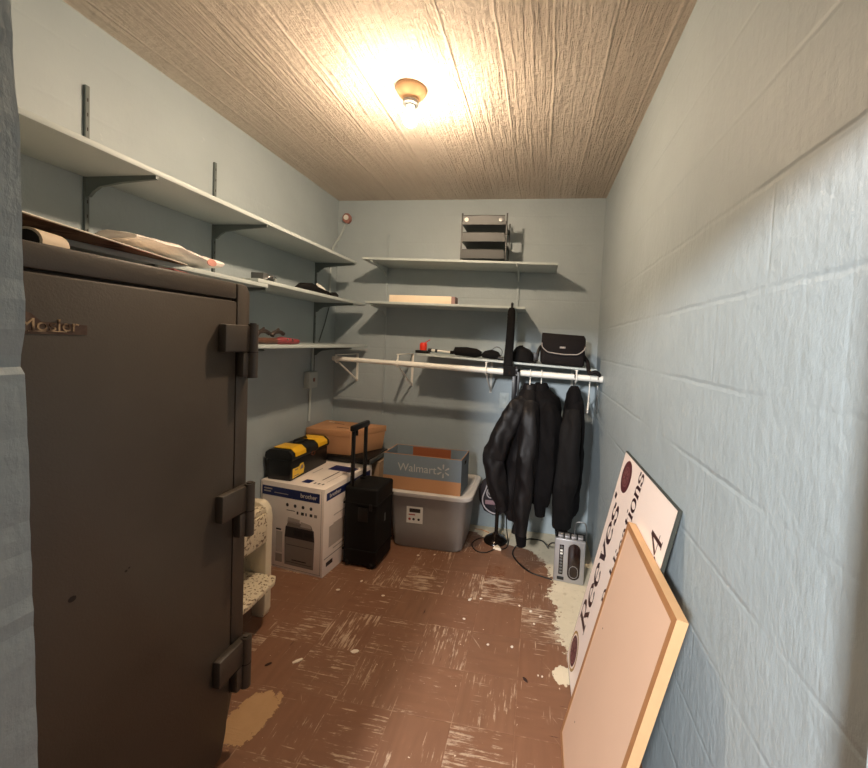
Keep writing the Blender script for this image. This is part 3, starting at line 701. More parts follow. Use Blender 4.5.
b = MB(); b.prism([(-.235, 2.545, .001), (-.178, 2.535, .001), (-.193, 2.565, .001), (-.21, 2.585, .001)], (0, 0, .018), bev=.003); b.build('plug', m_cream, t, label='cream coloured plug')
b = MB(); b.tube(spline([(-.40, 2.80, .003), (-.34, 2.79, .004), (-.29, 2.765, .003)], 5), .003, 6)
tag(b.build('twig', m_card), 'thin dark stick on the bare strip of floor behind the stand', 'stick')

# ------------------------------------------------------------------ silver radio
m_silver = mat('silver_plastic', (168, 166, 166), .32, metal=.55, bump=.03)
m_smoke = mat('dark_smoked_window', (30, 18, 16), .12, spec=.6)
t = thing('radio', 'silver cassette radio standing on end under the rightmost jacket', 'radio', (.243, 2.36, 0))
Mr = basis((.157, 2.286, 0), (1, -.105, 0), (0, 0, 1)) @ Matrix.Scale(-1, 4, (0, 0, 1))   # local x across, y up, z away from the room
def RB(mb, lo, hi, bev=0., m=0): mb.box(lo, hi, Mr, bev, m)
Wd, Hd, Dd = .172, .262, .105
b = MB(); RB(b, (0, .004, .02), (Wd, Hd, Dd), .008); b.build('body', m_black, t)
b = MB(); RB(b, (-.002, .004, 0), (Wd+.002, Hd, .022), .006); fr = b.build('front_panel', m_silver, t)
def capsule(cx, cy, w, h, n=10):
    r = w/2; pts = []
    for k in range(n+1): a = PI*k/n; pts.append((cx+r*math.cos(a), cy+h/2-r+r*math.sin(a)))
    for k in range(n+1): a = PI+PI*k/n; pts.append((cx+r*math.cos(a), cy-h/2+r+r*math.sin(a)))
    return pts
b = MB(); b.prism([Mr @ Vector((x, y, .0005)) for x, y in capsule(.113, .135, .070, .215)], Mr.to_3x3() @ Vector((0, 0, -.004)), bev=.001); wi = b.build('cassette_window', m_smoke, fr, label='dark oval window')
b = MB(); b.tube([Mr @ Vector((x, y, -.001)) for x, y in capsule(.113, .135, .074, .219)], .0025, 6, closed=True)
b.tube([Mr @ Vector((x, y, -.004)) for x, y in capsule(.113, .075, .048, .07)], .0015, 6, closed=True); b.build('window_trim', m_silver, wi)
b = MB(); RB(b, (.027, .05, -.003), (.052, .228, .002), .002); cs = b.build('control_strip', m_smoke, fr, label='black strip of controls')
for k in range(9):
    b = MB(); RB(b, (.032, .06+k*.0185, -.006), (.047, .071+k*.0185, -.002), .001); b.build('button', m_steel if k not in (6, 7) else m_white, cs)
b = MB(); RB(b, (.02, .017, -.004), (.06, .036, .002), .003); b.build('jack_panel', m_black, fr)
b = MB(); b.tube(spline([Mr @ Vector(q) for q in ((.165, .2, .085), (.178, .25, .08), (.172, .33, .075), (.15, .345, .075), (.115, .335, .075), (.108, .29, .075), (.11, .262, .07))], 6), .004, 8); b.build('handle', m_steel, t, label='thin wire handle')
b = MB()
for k in range(4): b.box((.015+k*.038, Hd, .02), (.045+k*.038, Hd+.012, .06), Mr, .002)
b.build('key', m_silver, t)
b = MB(); b.tube(spline([(.166, 2.325, .21), (.14, 2.34, .2), (.125, 2.40, .15), (.13, 2.50, .08), (.12, 2.66, .02), (.09, 2.74, .004), (.0, 2.74, .004), (-.07, 2.65, .004), (-.1, 2.52, .004), (-.05, 2.41, .004), (.02, 2.335, .004), (.10, 2.305, .004), (.15, 2.292, .004)], 8), .004, 8); b.build('cord', m_black, t, label='black power cord looping over the floor')

# ------------------------------------------------------------------ printer box with print on two faces
m_box_w = mat('white_card', (242, 230, 220), .6, var=.03)
m_navyink = mat('navy_ink', (22, 36, 92), .45)
m_greyink = mat('grey_ink', (134, 122, 114), .55)
m_darkink = mat('dark_ink', (46, 38, 38), .5)
m_lightink = mat('light_ink', (186, 174, 164), .55)
BFR = Vector((-1.16, 2.003, 0)); pang = -.122
ex = Vector((math.cos(pang), math.sin(pang), 0)); ey = Vector((-math.sin(pang), math.cos(pang), 0)); BW, BD, BH = .447, .50, .517
Mb = basis(BFR - ex*BW, ex, (0, 0, 1))   # local: x along front, y up, z toward the viewer
Mb2 = basis(BFR, ey, (0, 0, 1))           # right side: x going back, y up
Mb3 = basis(BFR - ex*BW + Vector((0, 0, BH)), ex, ey)   # top: x along, y back
t = thing('printer_box', 'white printer carton with navy bands under the toolbox', 'box', (-1.38, 2.26, 0))
b = MB()
b.box((0, 0, -BD), (BW, BH, 0), Mb, .003)
def flat(mb, M, x0, y0, x1, y1, m, h=.0007): mb.quad(M @ Vector((x0, y0, h)), M @ Vector((x1, y0, h)), M @ Vector((x1, y1, h)), M @ Vector((x0, y1, h)), m)
flat(b, Mb, .012, BH-.085, BW-.03, BH-.03, 1)
b.text('brother', .036, Mb @ Matrix.Translation((BW-.105, BH-.057, .001)), 2, .0003)
for k in range(2): flat(b, Mb, .025, BH-.050-k*.016, .085-k*.01, BH-.042-k*.016, 5, .001)
flat(b, Mb, .10, BH-.066, .20, BH-.062, 5, .001)
for k in range(4):      # pictograms
    x = .195+k*.055; b.prism([Mb @ Vector((x+.010*math.cos(a), BH-.125+.011*math.sin(a)-k*.0, .0004)) for a in [2*PI*q/7+k for q in range(7)]], Mb.to_3x3() @ Vector((0, 0, .0005)), 4)
flat(b, Mb, .19, BH-.158, .25, BH-.154, 4)
for k, w in enumerate((.012, .02, .01, .018, .02)): flat(b, Mb, .262+k*.030, BH-.172, .262+k*.030+w, BH-.155, 4 if k != 4 else 3)
# printed picture of a printer
def poly(mb, M, pts, m, h): mb.add([M @ Vector((x, y, h)) for x, y in pts], [list(range(len(pts)))], m)
px0, px1 = .185, .385
poly(b, Mb, [(px0, .035), (px1, .035), (px1+.004, .20), (px0-.004, .20)], 3, .0007)
poly(b, Mb, [(px0-.004, .20), (px1+.004, .20), (px1-.002, .265), (px0+.002, .265)], 4, .0009)
poly(b, Mb, [(px0+.006, .265), (px1-.008, .265), (px1-.02, .292), (px0+.02, .298)], 3, .0008)
poly(b, Mb, [(px0+.012, .29), (px0+.10, .283), (px0+.10, .315), (px0+.018, .32)], 5, .0008)
poly(b, Mb, [(px0+.105, .275), (px1-.02, .275), (px1-.026, .297), (px0+.108, .305)], 5, .0009)
for (x0, y0, x1, y1, m) in ((px0+.01, .052, px1-.01, .055, 4), (px0+.05, .065, px1-.05, .072, 4), (px0+.01, .155, px1-.01, .158, 4), (px0+.06, .215, px0+.12, .25, 6), (px0+.135, .222, px1-.01, .245, 6)): flat(b, Mb, x0, y0, x1, y1, m, .0011)
flat(b, Mb, .118, .232, .155, .242, 4); flat(b, Mb, .12, .10, .165, .225, 5); flat(b, Mb, .118, .04, .165, .09, 3, .0007)
flat(b, Mb, .012, .012, BW-.012, .0145, 3)
for x in (.012, BW-.018): flat(b, Mb, x, .012, x+.002, BH-.012, 3)
# right side
flat(b, Mb2, .02, BH-.075, BD-.02, BH-.03, 1); b.text('brother', .034, Mb2 @ Matrix.Translation((.10, BH-.052, .001)), 2, .0003)
for k in range(5): flat(b, Mb2, .09, .33-k*.05, .30, .337-k*.05, 5)
flat(b, Mb2, .05, .155, .40, .28, 5, .0006)
poly(b, Mb2, [(.012, .10), (.49, .10), (.49, .105), (.012, .105)], 3, .0008); flat(b, Mb2, .03, .05, .09, .075, 4)
# top: address label, tape and print
flat(b, Mb3, .245, .05, .30, .10, 1); flat(b, Mb3, .24, .30, .42, .39, 1)
for k in range(3): flat(b, Mb3, .325+k*.028, .055, .336+k*.028, .075, 4)
flat(b, Mb3, .335, .12, .343, .29, 4); flat(b, Mb3, .20, .2, .205, .3, 3); flat(b, Mb3, .385, .10, .388, .3, 3)
b.build('carton', [m_box_w, m_navyink, m_box_w, m_greyink, m_darkink, m_lightink, mat('deep_ink', (24, 18, 20), .35)], t)

# ------------------------------------------------------------------ toolbox on the carton
t = thing('toolbox', 'black toolbox with yellow latches on top of the white printer carton', 'toolbox', (-1.49, 2.25, BH))
tang = -.03
Mt = Matrix.Translation((-1.414, 2.066, BH+.001)) @ Matrix.Rotation(tang, 4, 'Z')   # local: x=0 right face, -x left, y back, z up
TWd, TLn = .165, .375
def prof_x(mb, prof, y0, y1, m=0, bev=.004): mb.prism([Mt @ Vector((x, y0, z)) for x, z in prof], Mt.to_3x3() @ Vector((0, y1-y0, 0)), m, bev)
b = MB(); prof_x(b, [(-TWd+.008, 0), (-.004, 0), (0, .12), (-TWd, .12)], 0, TLn); b.build('tub', m_black, t)
b = MB(); prof_x(b, [(-TWd-.008, .122), (.008, .122), (.012, .14), (.008, .165), (-.02, .185), (-TWd+.02, .185), (-TWd-.008, .165), (-TWd-.012, .14)], -.006, TLn+.006, bev=.006); lid = b.build('lid', m_black, t)
for y0 in (.02, .25):
    b = MB()
    prof_x(b, [(.012, .142), (.016, .144), (.013, .168), (-.018, .192), (-TWd+.03, .192), (-TWd+.03, .186), (-.02, .186), (.0085, .165)], y0, y0+.10, bev=.001); b.build('latch', m_yellow, t, label='yellow latch')
b = MB(); b.box((-TWd/2-.02, .13, .185), (-TWd/2+.02, .26, .19), Mt, .002); b.tube([Mt @ Vector((-TWd/2, y, z)) for y, z in ((.13, .186), (.14, .205), (.25, .205), (.26, .186))], .008, 8); b.build('handle', m_black, lid)
m_lab = mat('yellow_label', (240, 196, 60), .5, var=.2, vscale=60)
b = MB(); My = basis(Mt @ Vector((.0, .012, 0)), Mt.to_3x3() @ Vector((0, 1, 0)), (0, 0, 1))
poly(b, My, [(.0, .012), (.105, .018), (.112, .055), (.1, .085), (.07, .082), (.06, .07), (.0, .07)], 0, .0012); flat(b, My, .02, .055, .05, .062, 1, .002); poly(b, My, [(.07, .045), (.1, .05), (.1, .075), (.078, .07)], 1, .002); flat(b, My, .01, .02, .06, .026, 1, .002)
b.build('label_sticker', [m_lab, m_greyink], t, label='yellow sticker on the side')
b = MB(); b.tube([Mt @ Vector((.010, .2+.018*math.cos(a), .118+.012*math.sin(a))) for a in [2*PI*k/14 for k in range(14)]], .003, 6, closed=True); b.build('hasp', mat('copper_ring', (110, 66, 50), .4, metal=.6), t)

# ------------------------------------------------------------------ black receiver and brown carton on top of it
t = thing('plain_carton', 'plain tan carton mostly hidden behind the white printer carton', 'box', (-1.3, 2.7, 0))
b = MB(); b.box((-1.52, 2.575, 0), (-1.075, 2.845, .515), None, .004); b.build('carton', mat('tan_cardboard', (168, 142, 116), .8), t)
b = MB(); b.box((-1.33, 2.575, .5152), (-1.27, 2.845, .5158)); b.build('tape', m_card, t)
t = thing('receiver', 'flat black receiver with a grey end lying under the brown carton', 'electronics', (-1.28, 2.62, BH))
Mv = rotz(-.06, (-1.28, 2.62, BH))
b = MB(); b.box((-1.49, 2.47, BH+.008), (-1.095, 2.76, BH+.047), Mv, .005); b.build('case', m_black, t)
b = MB(); b.box((-1.094, 2.475, BH+.012), (-1.080, 2.755, BH+.042), Mv, .003); b.build('end_panel', m_steel, t, label='grey end panel')
for (x, y) in ((-1.46, 2.51), (-1.13, 2.51), (-1.46, 2.74), (-1.13, 2.74)):
    b = MB(); b.lathe([(.014, .0005), (.014, .009)], Mv @ Vector((x, y, BH)), 12); b.build('foot', m_black, t)
t = thing('brown_carton', 'closed brown cardboard carton stacked behind the toolbox', 'box', (-1.37, 2.61, .565))
z0, z1 = .5655, .735
A0 = [(-1.588, 2.492), (-1.264, 2.495), (-1.125, 2.735), (-1.596, 2.755)]
A1 = [(-1.592, 2.486), (-1.262, 2.486), (-1.105, 2.745), (-1.60, 2.765)]
b = MB(); b.hexa([(*q, z0) for q in A0] + [(*q, z1) for q in A1], bev=.003); b.build('carton', m_card, t)
b = MB(); B1 = [(-1.594, 2.484), (-1.260, 2.484), (-1.103, 2.747), (-1.602, 2.767)]
b.hexa([(x, y, z1-.04) for x, y in B1] + [(x, y, z1+.004) for x, y in B1], bev=.003)
for (p, q, w) in (((-1.50, 2.69), (-1.40, 2.665), .010), ((-1.41, 2.57), (-1.31, 2.56), .012)):
    d = Vector((q[0]-p[0], q[1]-p[1], 0)).normalized(); nn = Vector((-d.y, d.x, 0))*w/2
    P = Vector((*p, z1+.0047)); Q = Vector((*q, z1+.0047)); b.quad(P-nn, Q-nn, Q+nn, P+nn, 1)
b.quad((-1.56, 2.72, z1+.0047), (-1.50, 2.70, z1+.0047), (-1.50, 2.712, z1+.0047), (-1.555, 2.73, z1+.0047), 2)
b.build('lid', [m_card, m_safe_dark, m_cream], t)

# ------------------------------------------------------------------ rolling case
m_case = mat('black_ribbed_nylon', (13, 12, 11), .6, spec=.25, bump=.2, bscale=300)
t = thing('rolling_case', 'upright black rolling case with its pull handle raised', 'case', (-1.0, 2.27, 0))
Mc = Matrix.Translation((-1.117, 2.152, 0)) @ Matrix.Rotation(-.055, 4, 'Z')
CW, CD = .218, .224
b = MB(); b.box((0, 0, .015), (CW, CD, .49), Mc, .014, seg=3); b.build('shell', m_case, t)
for z in (.10, .385):
    b = MB(); b.box((-.003, -.004, z), (CW+.003, CD+.003, z+.012), Mc, .003); b.build('band', m_case, t)
for x in (.03, CW-.03):
    b = MB(); b.lathe([(.022, -.011), (.025, -.007), (.025, .007), (.022, .011)], Mc @ Vector((x, .02, .0255)), 16, M=Matrix.Rotation(PI/2, 4, 'Y')); b.build('wheel', m_black, t)
for y in (.02, CD-.02):
    b = MB(); b.box((CW-.06, y-.015, 0), (CW-.02, y+.015, .02), Mc, .003); b.build('foot', m_black, t)
b = MB(); b.box((CW*.45, -.010, .29), (CW*.75, -.002, .375), Mc, .004); b.box((CW-.05, -.008, .36), (CW-.03, -.002, .40), Mc, .002); b.build('latch', m_black, t)
b = MB(); b.box((CW+.0, .10, .26), (CW+.003, .115, .31), Mc, .001); b.build('logo_tab', m_steel, t, label='small grey tab')
b = MB()
for y in (.02, .17): b.box((.03, y-.011, .486), (.048, y+.011, .835), Mc, .003)
b.box((.022, y-.026, .488), (.056, y+.02, .50), Mc, .003); hd = b.build('pull_handle', m_black, t)
b = MB(); b.box((.024, -.006, .825), (.054, .196, .862), Mc, .010); b.box((.026, .05, .79), (.046, .062, .83), Mc, .002); b.build('grip', m_black, hd)

# ------------------------------------------------------------------ grey tote and printed produce box
m_tote = mat('grey_tote_plastic', (148, 144, 140), .45, var=.04)
m_lid = mat('pale_grey_lid', (202, 198, 192), .45)
t = thing('storage_tote', 'grey plastic storage tote with a pale lid against the back wall', 'tote', (-.68, 2.6, 0))
b = MB(); rings = [rrect(-.91+q, -.435-q*.6, 2.440+q*.5, 2.81-q, .05, z) for z, q in ((0, .02), (.012, 0.), (.16, -.018), (.335, -.036), (.345, -.045), (.368, -.045))]
b.loft(rings); b.build('tub', m_tote, t)
b = MB(); rings = [rrect(-.93, -.376, 2.393, 2.852, .06, .364), rrect(-.935, -.372, 2.389, 2.855, .06, .37), rrect(-.935, -.372, 2.389, 2.855, .06, .39), rrect(-.927, -.38, 2.397, 2.847, .055, .396), rrect(-.906, -.402, 2.419, 2.826, .05, .396), rrect(-.901, -.407, 2.424, 2.821, .05, .390)]
b.loft(rings); b.build('lid', m_lid, t)
b = MB(); Ml = basis((-.812, 2.4275, .175), (1, 0, 0), (0, -.055, 1)); sy = .0
flat(b, Ml, 0, 0, .112, .115, 0, .0); flat(b, Ml, .02, .075, .095, .102, 1, .001); flat(b, Ml, .015, .055, .06, .063, 2, .001)
for k, x in enumerate((.022, .05, .085)): b.prism([Ml @ Vector((x+.009*math.cos(a), .028+.009*math.sin(a), .0004)) for a in [2*PI*q/8 for q in range(8)]], Ml.to_3x3() @ Vector((0, 0, .0008)), 2 if k == 0 else 1)
b.build('label_sticker', [m_white, m_darkink, mat('red_ink', (170, 70, 60), .5)], t, label='white sticker with red and dark print')
m_bluebox = mat('blue_grey_print', (116, 130, 140), .65, var=.05)
t = thing('produce_box', 'open blue grey cardboard box with white lettering on the grey tote lid', 'box', (-.69, 2.52, .392))
WX0, WX1, WY0, WY1, WZ0, WZ1 = -.985, -.450, 2.405, 2.63, .3975, .633
Mw = rotz(-.035, (WX1, WY0, 0)); th = .005
def WB(mb, lo, hi, m=0): mb.box(lo, hi, Mw, 0, m)
mid = WZ0+.088
b = MB()
for (lo, hi, inner) in (((WX0, WY0, 0), (WX1, WY0+th, 0), 0), ((WX0, WY1-th, 0), (WX1, WY1, 0), 0), ((WX0, WY0+th, 0), (WX0+th, WY1-th, 0), 0), ((WX1-th, WY0+th, 0), (WX1, WY1-th, 0), 0)):
    WB(b, (lo[0], lo[1], WZ0), (hi[0], hi[1], mid), 1 if lo[1] == WY0 else 0); WB(b, (lo[0], lo[1], mid), (hi[0], hi[1], WZ1), 0)
WB(b, (WX0+th, WY0+th, WZ0), (WX1-th, WY1-th, WZ0+th), 1)
# raw card edge along the rim
WB(b, (WX0, WY0-.0008, WZ1), (WX1, WY0+th, WZ1+.0015), 1); WB(b, (WX0, WY1-th, WZ1), (WX1, WY1, WZ1+.0015), 1)
for x in (WX0, WX1-th): WB(b, (x, WY0+th, WZ1), (x+th, WY1-th, WZ1+.0015), 1)
WB(b, (-.86, WY1-th-.004, WZ1-.15), (-.58, WY1-th-.0005, WZ1-.004), 2)   # bare brown card inside the back
Mwt = basis(Mw @ Vector((-.75, WY0-.001, .548)), Mw.to_3x3() @ Vector((1, 0, 0)), (0, 0, 1))
b.text('Walmart', .074, Mwt, 3, .0004)
for k in range(6):
    a = PI/2+k*PI/3; c_ = Vector((.180, .002, .001)); d = Vector((math.cos(a), math.sin(a), 0)); n_ = Vector((-d.y, d.x, 0))
    p1 = c_+d*.014; p2 = c_+d*.042
    b.add([Mwt @ (p1-n_*.003), Mwt @ (p2-n_*.006), Mwt @ (p2+d*.004), Mwt @ (p2+n_*.006), Mwt @ (p1+n_*.003)], [[0, 1, 2, 3, 4]], 3)
WB(b, (WX1-.0005, WY0+.09, WZ1-.055), (WX1+.0006, WY0+.14, WZ1-.032), 4)
b.build('carton', [m_bluebox, m_card, m_cardin, mat('faded_print', (178, 180, 178), .6), m_safe_dark], t)

# ------------------------------------------------------------------ step stool beside the safe
m_stool = mat('speckled_cream_paint', (214, 200, 172), .55, var=.05, vscale=20, dirt=((112, 88, 62), 75, .54, .60))
m_stool_c = mat('cream_paint', (216, 204, 178), .5, dirt=((130, 104, 76), 60, .68, .72))
t = thing('step_stool', 'cream step stool with paint speckled treads beside the safe', 'step stool', (-1.35, 1.53, 0))
def stool_side(y):
    prof = [(-1.325, 0), (-1.265, 0), (-1.255, .03), (-1.255, .50), (-1.262, .535), (-1.278, .56), (-1.30, .573), (-1.54, .573), (-1.565, .56), (-1.572, .54), (-1.572, 0), (-1.51, 0), (-1.50, .18), (-1.34, .18)]
    b = MB(); b.prism([(x, y, z) for x, z in prof], (0, .045, 0), bev=.006); b.build('side_panel', m_stool_c, t)
stool_side(1.655); stool_side(1.345)
b = MB(); b.box((-1.565, 1.39, .53), (-1.258, 1.655, .555), bev=.004); b.build('top_tread', m_stool, t)
b = MB(); b.hexa([(-1.27, 1.39, .385), (-1.25, 1.39, .385), (-1.25, 1.655, .385), (-1.27, 1.655, .385), (-1.27, 1.39, .529), (-1.25, 1.39, .529), (-1.25, 1.655, .529), (-1.27, 1.655, .529)], bev=.003); b.build('apron', m_stool, t)
b = MB(); b.prism([(-1.40, 1.39, .205), (-1.17, 1.375, .205), (-1.165, 1.44, .205), (-1.172, 1.61, .205), (-1.195, 1.65, .205), (-1.40, 1.654, .205)], (0, 0, .022), bev=.004); b.build('lower_tread', m_stool, t)
b = MB(); b.box((-1.242, 1.43, .228), (-1.232, 1.455, .40), bev=.002); b.tube([(-1.236, 1.442, .39), (-1.226, 1.442, .44)], [.009, .016], 10); b.tube([(-1.226, 1.442, .44), (-1.224, 1.442, .475)], [.016, .008], 10); b.build('folding_stay', m_steel, t, label='grey metal stay')

# ------------------------------------------------------------------ things on the left shelves and on the safe
m_panel = mat('white_edged_panel', (214, 206, 192), .5)
m_under = mat('brown_panel_face', (150, 120, 96), .7, var=.15, vscale=5, dirt=((96, 70, 54), 9, .5, .56))
for k, (dx, y1, lab) in enumerate(((0, 1.262, 'lowest of the flat panels on the shelf above the safe, brown underside showing'), (-.022, 1.20, 'middle one of the flat panels stacked on the shelf above the safe'), (-.05, 1.16, 'topmost of the flat panels stacked on the shelf above the safe'))):
    b = MB(); zb = 1.6305+k*.0052
    ed = lambda y: -1.305+(y-1.262)*-.314+dx
    P = [(ed(y1), y1), (ed(.45), .45), (-1.595, .45), (-1.595, y1-.09)]
    b.prism([(x, y, zb+.001) for x, y in P], (0, 0, .0030), 0, .0005)
    cx_, cy_ = sum(q[0] for q in P)/4, sum(q[1] for q in P)/4
    b.prism([(cx_+(x-cx_)*.97, cy_+(y-cy_)*.98, zb) for x, y in P], (0, 0, .0015), 1)
    tag(b.build('flat_panel', [m_panel, m_under]), lab, 'panel', 'panels on the shelf above the safe')
m_bagpk = mat('white_wrapper', (240, 231, 224), .35, var=.05, bump=.5, bscale=25)
m_pinkink = mat('pink_ink', (196, 140, 128), .5)
b = MB(); rings = []
for i in range(15):
    u = i/14; y = 1.075+.355*u; z = 1.674-.008*u if u < .45 else 1.669-.0*u
    zc = 1.690 - (.0 if u < .45 else .020*min(1, (u-.45)/.3)); hh = .013+.010*min(1, u*1.4) + .003*math.sin(u*31)
    rings.append([(-1.40+(.085+.006*math.sin(u*19))*math.cos(a), y+.012*math.cos(a*2), zc+hh*math.sin(a)+.0015*math.sin(5*a+u*14)) for a in [2*PI*k/16 for k in range(16)]])
b.loft(rings)
b.prism([(-1.3145+.0*k, 1.375+.022*math.cos(a), 1.664+.014*math.sin(a)) for k, a in enumerate([2*PI*q/10 for q in range(10)])], (.004, 0, 0), 1)
tag(b.build('wrapped_package', [m_bagpk, m_pinkink]), 'crinkled white wrapped package with a pink mark on the left middle shelf', 'package')
b = MB(); b.tube([(-1.135, .70, 1.576), (-1.163, .77, 1.576)], .0295, 20); b.tube([(-1.1346, .699, 1.576), (-1.137, .705, 1.576)], .024, 16, m=1)
tag(b.build('paper_roll', [mat('aged_paper', (196, 180, 158), .7), m_safe_dark]), 'short roll of pale paper lying on top of the safe', 'paper roll')
b = MB(); b.hexa([(-1.25, .98, 1.5465), (-1.08, 1.0, 1.5465), (-1.10, 1.115, 1.5465), (-1.26, 1.10, 1.5465), (-1.25, .98, 1.580), (-1.08, 1.0, 1.572), (-1.10, 1.115, 1.566), (-1.26, 1.10, 1.578)], bev=.004)
tag(b.build('red_folder', mat('dull_red_card', (120, 42, 36), .6)), 'dull red folder lying on the safe top under the panels', 'folder')
t = thing('door_hinge', 'small grey metal fitting at the lap of the middle shelf boards', 'fitting', (-1.36, 1.72, 1.65))
b = MB(); b.box((-1.40, 1.69, 1.65), (-1.335, 1.775, 1.685), rotz(.1, (-1.36, 1.73, 0)), .004); b.build('block', m_steel, t)
b = MB(); b.tube(spline([(-1.335, 1.70, 1.655), (-1.32, 1.72, 1.668), (-1.322, 1.76, 1.672), (-1.335, 1.78, 1.656)], 5), .006, 8); b.build('ring', m_chrome, t)
t = thing('pouch', 'flat black pouch with a white tag on the far middle shelf of the left wall', 'pouch', (-1.38, 2.2, 1.648))
b = MB(); b.tube([(-1.385, 2.02, 1.658), (-1.38, 2.06, 1.672), (-1.375, 2.15, 1.678), (-1.375, 2.25, 1.672), (-1.37, 2.33, 1.665), (-1.365, 2.36, 1.66)], [.008, .022, .029, .023, .016, .010], 14); b.build('body', m_blackmat, t)
b = MB(); b.tube([(-1.36, 2.34, 1.663), (-1.355, 2.39, 1.668), (-1.355, 2.42, 1.664)], [.012, .018, .012], 12); b.build('clip', m_black, t)
b = MB(); b.hexa([(-1.365, 2.19, 1.697), (-1.352, 2.19, 1.690), (-1.352, 2.28, 1.680), (-1.365, 2.28, 1.687), (-1.367, 2.2, 1.713), (-1.356, 2.2, 1.710), (-1.354, 2.265, 1.694), (-1.366, 2.265, 1.698)]); b.build('tag', m_white, t, label='white tag')
t = thing('hand_tool', 'brown handled tool with a red grip on the lowest left shelf', 'tool', (-1.36, 1.83, 1.336))
b = MB(); b.tube([(-1.36, 1.62, 1.354), (-1.36, 1.84, 1.354)], .016, 14); b.build('handle', mat('dark_brown_wood', (84, 54, 40), .5), t)
b = MB(); b.tube([(-1.36, 1.83, 1.354), (-1.355, 1.86, 1.356), (-1.35, 1.92, 1.354), (-1.35, 2.0, 1.352)], [.016, .021, .019, .013], 14); b.build('grip', mat('dull_red_rubber', (124, 50, 54), .5, var=.3, vscale=40), t, label='dull red grip')
for y, z, r in ((1.93, 1.358, .008), (1.89, 1.362, .006)):
    b = MB(); b.tube([(-1.339, y, z), (-1.333, y, z+.002)], r, 10); b.build('rivet', m_chrome, t)
for i, (y, lab) in enumerate(((1.69, 'small dark metal clamp lying on the brown tool handle, nearer the safe'), (1.80, 'small dark metal clamp lying on the brown tool, farther from the safe'))):
    b = MB(); b.tube(spline([(-1.36, y, 1.384-.0035), (-1.36, y+.02, 1.398), (-1.36, y+.06, 1.402), (-1.36, y+.09, 1.392)], 5), .011, 8); b.tube([(-1.36, y+.02, 1.398), (-1.36, y+.05, 1.418)], .006, 8)
    tag(b.build('clamp', mat('dark_tool_steel', (70, 60, 56), .4, metal=.6) if i == 0 else bpy.data.materials['dark_tool_steel']), lab, 'clamp', 'clamps on the brown tool')

# ------------------------------------------------------------------ sign and wood framed board leaning on the right wall
m_sign = mat('sign_white', (238, 222, 212), .35, var=.02, vscale=8)
m_signedge = mat('dark_sign_edge', (58, 60, 54), .5)
m_letter = mat('maroon_black_letter', (50, 22, 26), .4)
m_seal = mat('maroon_seal', (84, 40, 44), .5, var=.5, vscale=50)
m_gold = mat('gold_ring', (166, 132, 70), .45)
def glyph(ch):
    """serif letters from strokes: list of (points, closed, a, b) in em units, x-height 1"""
    def arc(cx, cy, rx, ry, a0, a1, n=18): return [(cx+rx*math.cos(math.radians(a0+(a1-a0)*k/n)), cy+ry*math.sin(math.radians(a0+(a1-a0)*k/n))) for k in range(n+1)]
    V = lambda x, y0, y1: [(x, y0), (x, y1)]
    Hh = lambda x0, x1, y: [(x0, y), (x1, y)]
    g = {
     'R': ([V(.25, 0, 1.42), Hh(.02, .5, .02), Hh(.02, .4, 1.40), [(.3, 1.40)]+arc(.62, 1.06, .34, .34, 90, -90)+[(.3, .72)], [(.55, .7), (.98, .06)], Hh(.82, 1.14, .02)], 1.2),
     'e': ([arc(.46, .5, .38, .48, 12, 322, 26), Hh(.1, .84, .56)], .98),
     'v': ([[(.18, .97), (.48, .04)], [(.82, .97), (.5, .04)], Hh(.0, .4, .97), Hh(.62, 1.0, .97)], 1.02),
     's': ([arc(.38, .74, .27, .24, 20, 250, 16)+arc(.40, .26, .29, .25, 75, -160, 16), V(.66, .72, .96), V(.1, .04, .28)], .82),
     "'": ([[(.2, 1.45), (.16, 1.1)]], .45),
     'P': ([V(.25, 0, 1.42), Hh(.02, .5, .02), Hh(.02, .4, 1.40), [(.3, 1.40)]+arc(.62, 1.04, .36, .36, 90, -90)+[(.3, .68)]], 1.12),
     'u': ([V(.22, .3, .97), arc(.47, .3, .25, .29, 180, 330), V(.76, .02, .97), Hh(.04, .24, .97), Hh(.6, .78, .97), Hh(.76, .95, .02)], 1.0),
     'b': ([V(.22, .02, 1.45), arc(.5, .5, .32, .48, 150, -150, 24), Hh(.04, .24, 1.45)], .96),
     'l': ([V(.25, .02, 1.45), Hh(.06, .46, .02), Hh(.08, .27, 1.45)], .54),
     'i': ([V(.25, .02, .97), Hh(.06, .46, .02), Hh(.08, .27, .97), V(.25, 1.25, 1.40)], .54),
     'c': ([arc(.46, .5, .36, .48, 40, 320, 24)], .86),
     'a': ([V(.66, .1, .7), arc(.42, .7, .25, .27, 0, 160), arc(.38, .28, .25, .26, 60, 330, 20), Hh(.64, .86, .04)], .92),
     't': ([V(.28, .2, 1.25), arc(.46, .22, .18, .2, 180, 320), Hh(.06, .58, .97)], .66),
     'o': ([arc(.46, .5, .37, .48, 0, 360, 30)], .96),
     'n': ([V(.22, .02, .97), arc(.48, .66, .25, .3, 150, 0), V(.74, .02, .68), Hh(.04, .24, .97), Hh(.06, .4, .02), Hh(.58, .92, .02)], 1.0),
     '4': ([V(.68, .02, 1.42), [(.68, 1.40), (.08, .46)], Hh(.06, .98, .44), Hh(.5, .88, .02)], 1.1),
    }
    return g[ch]
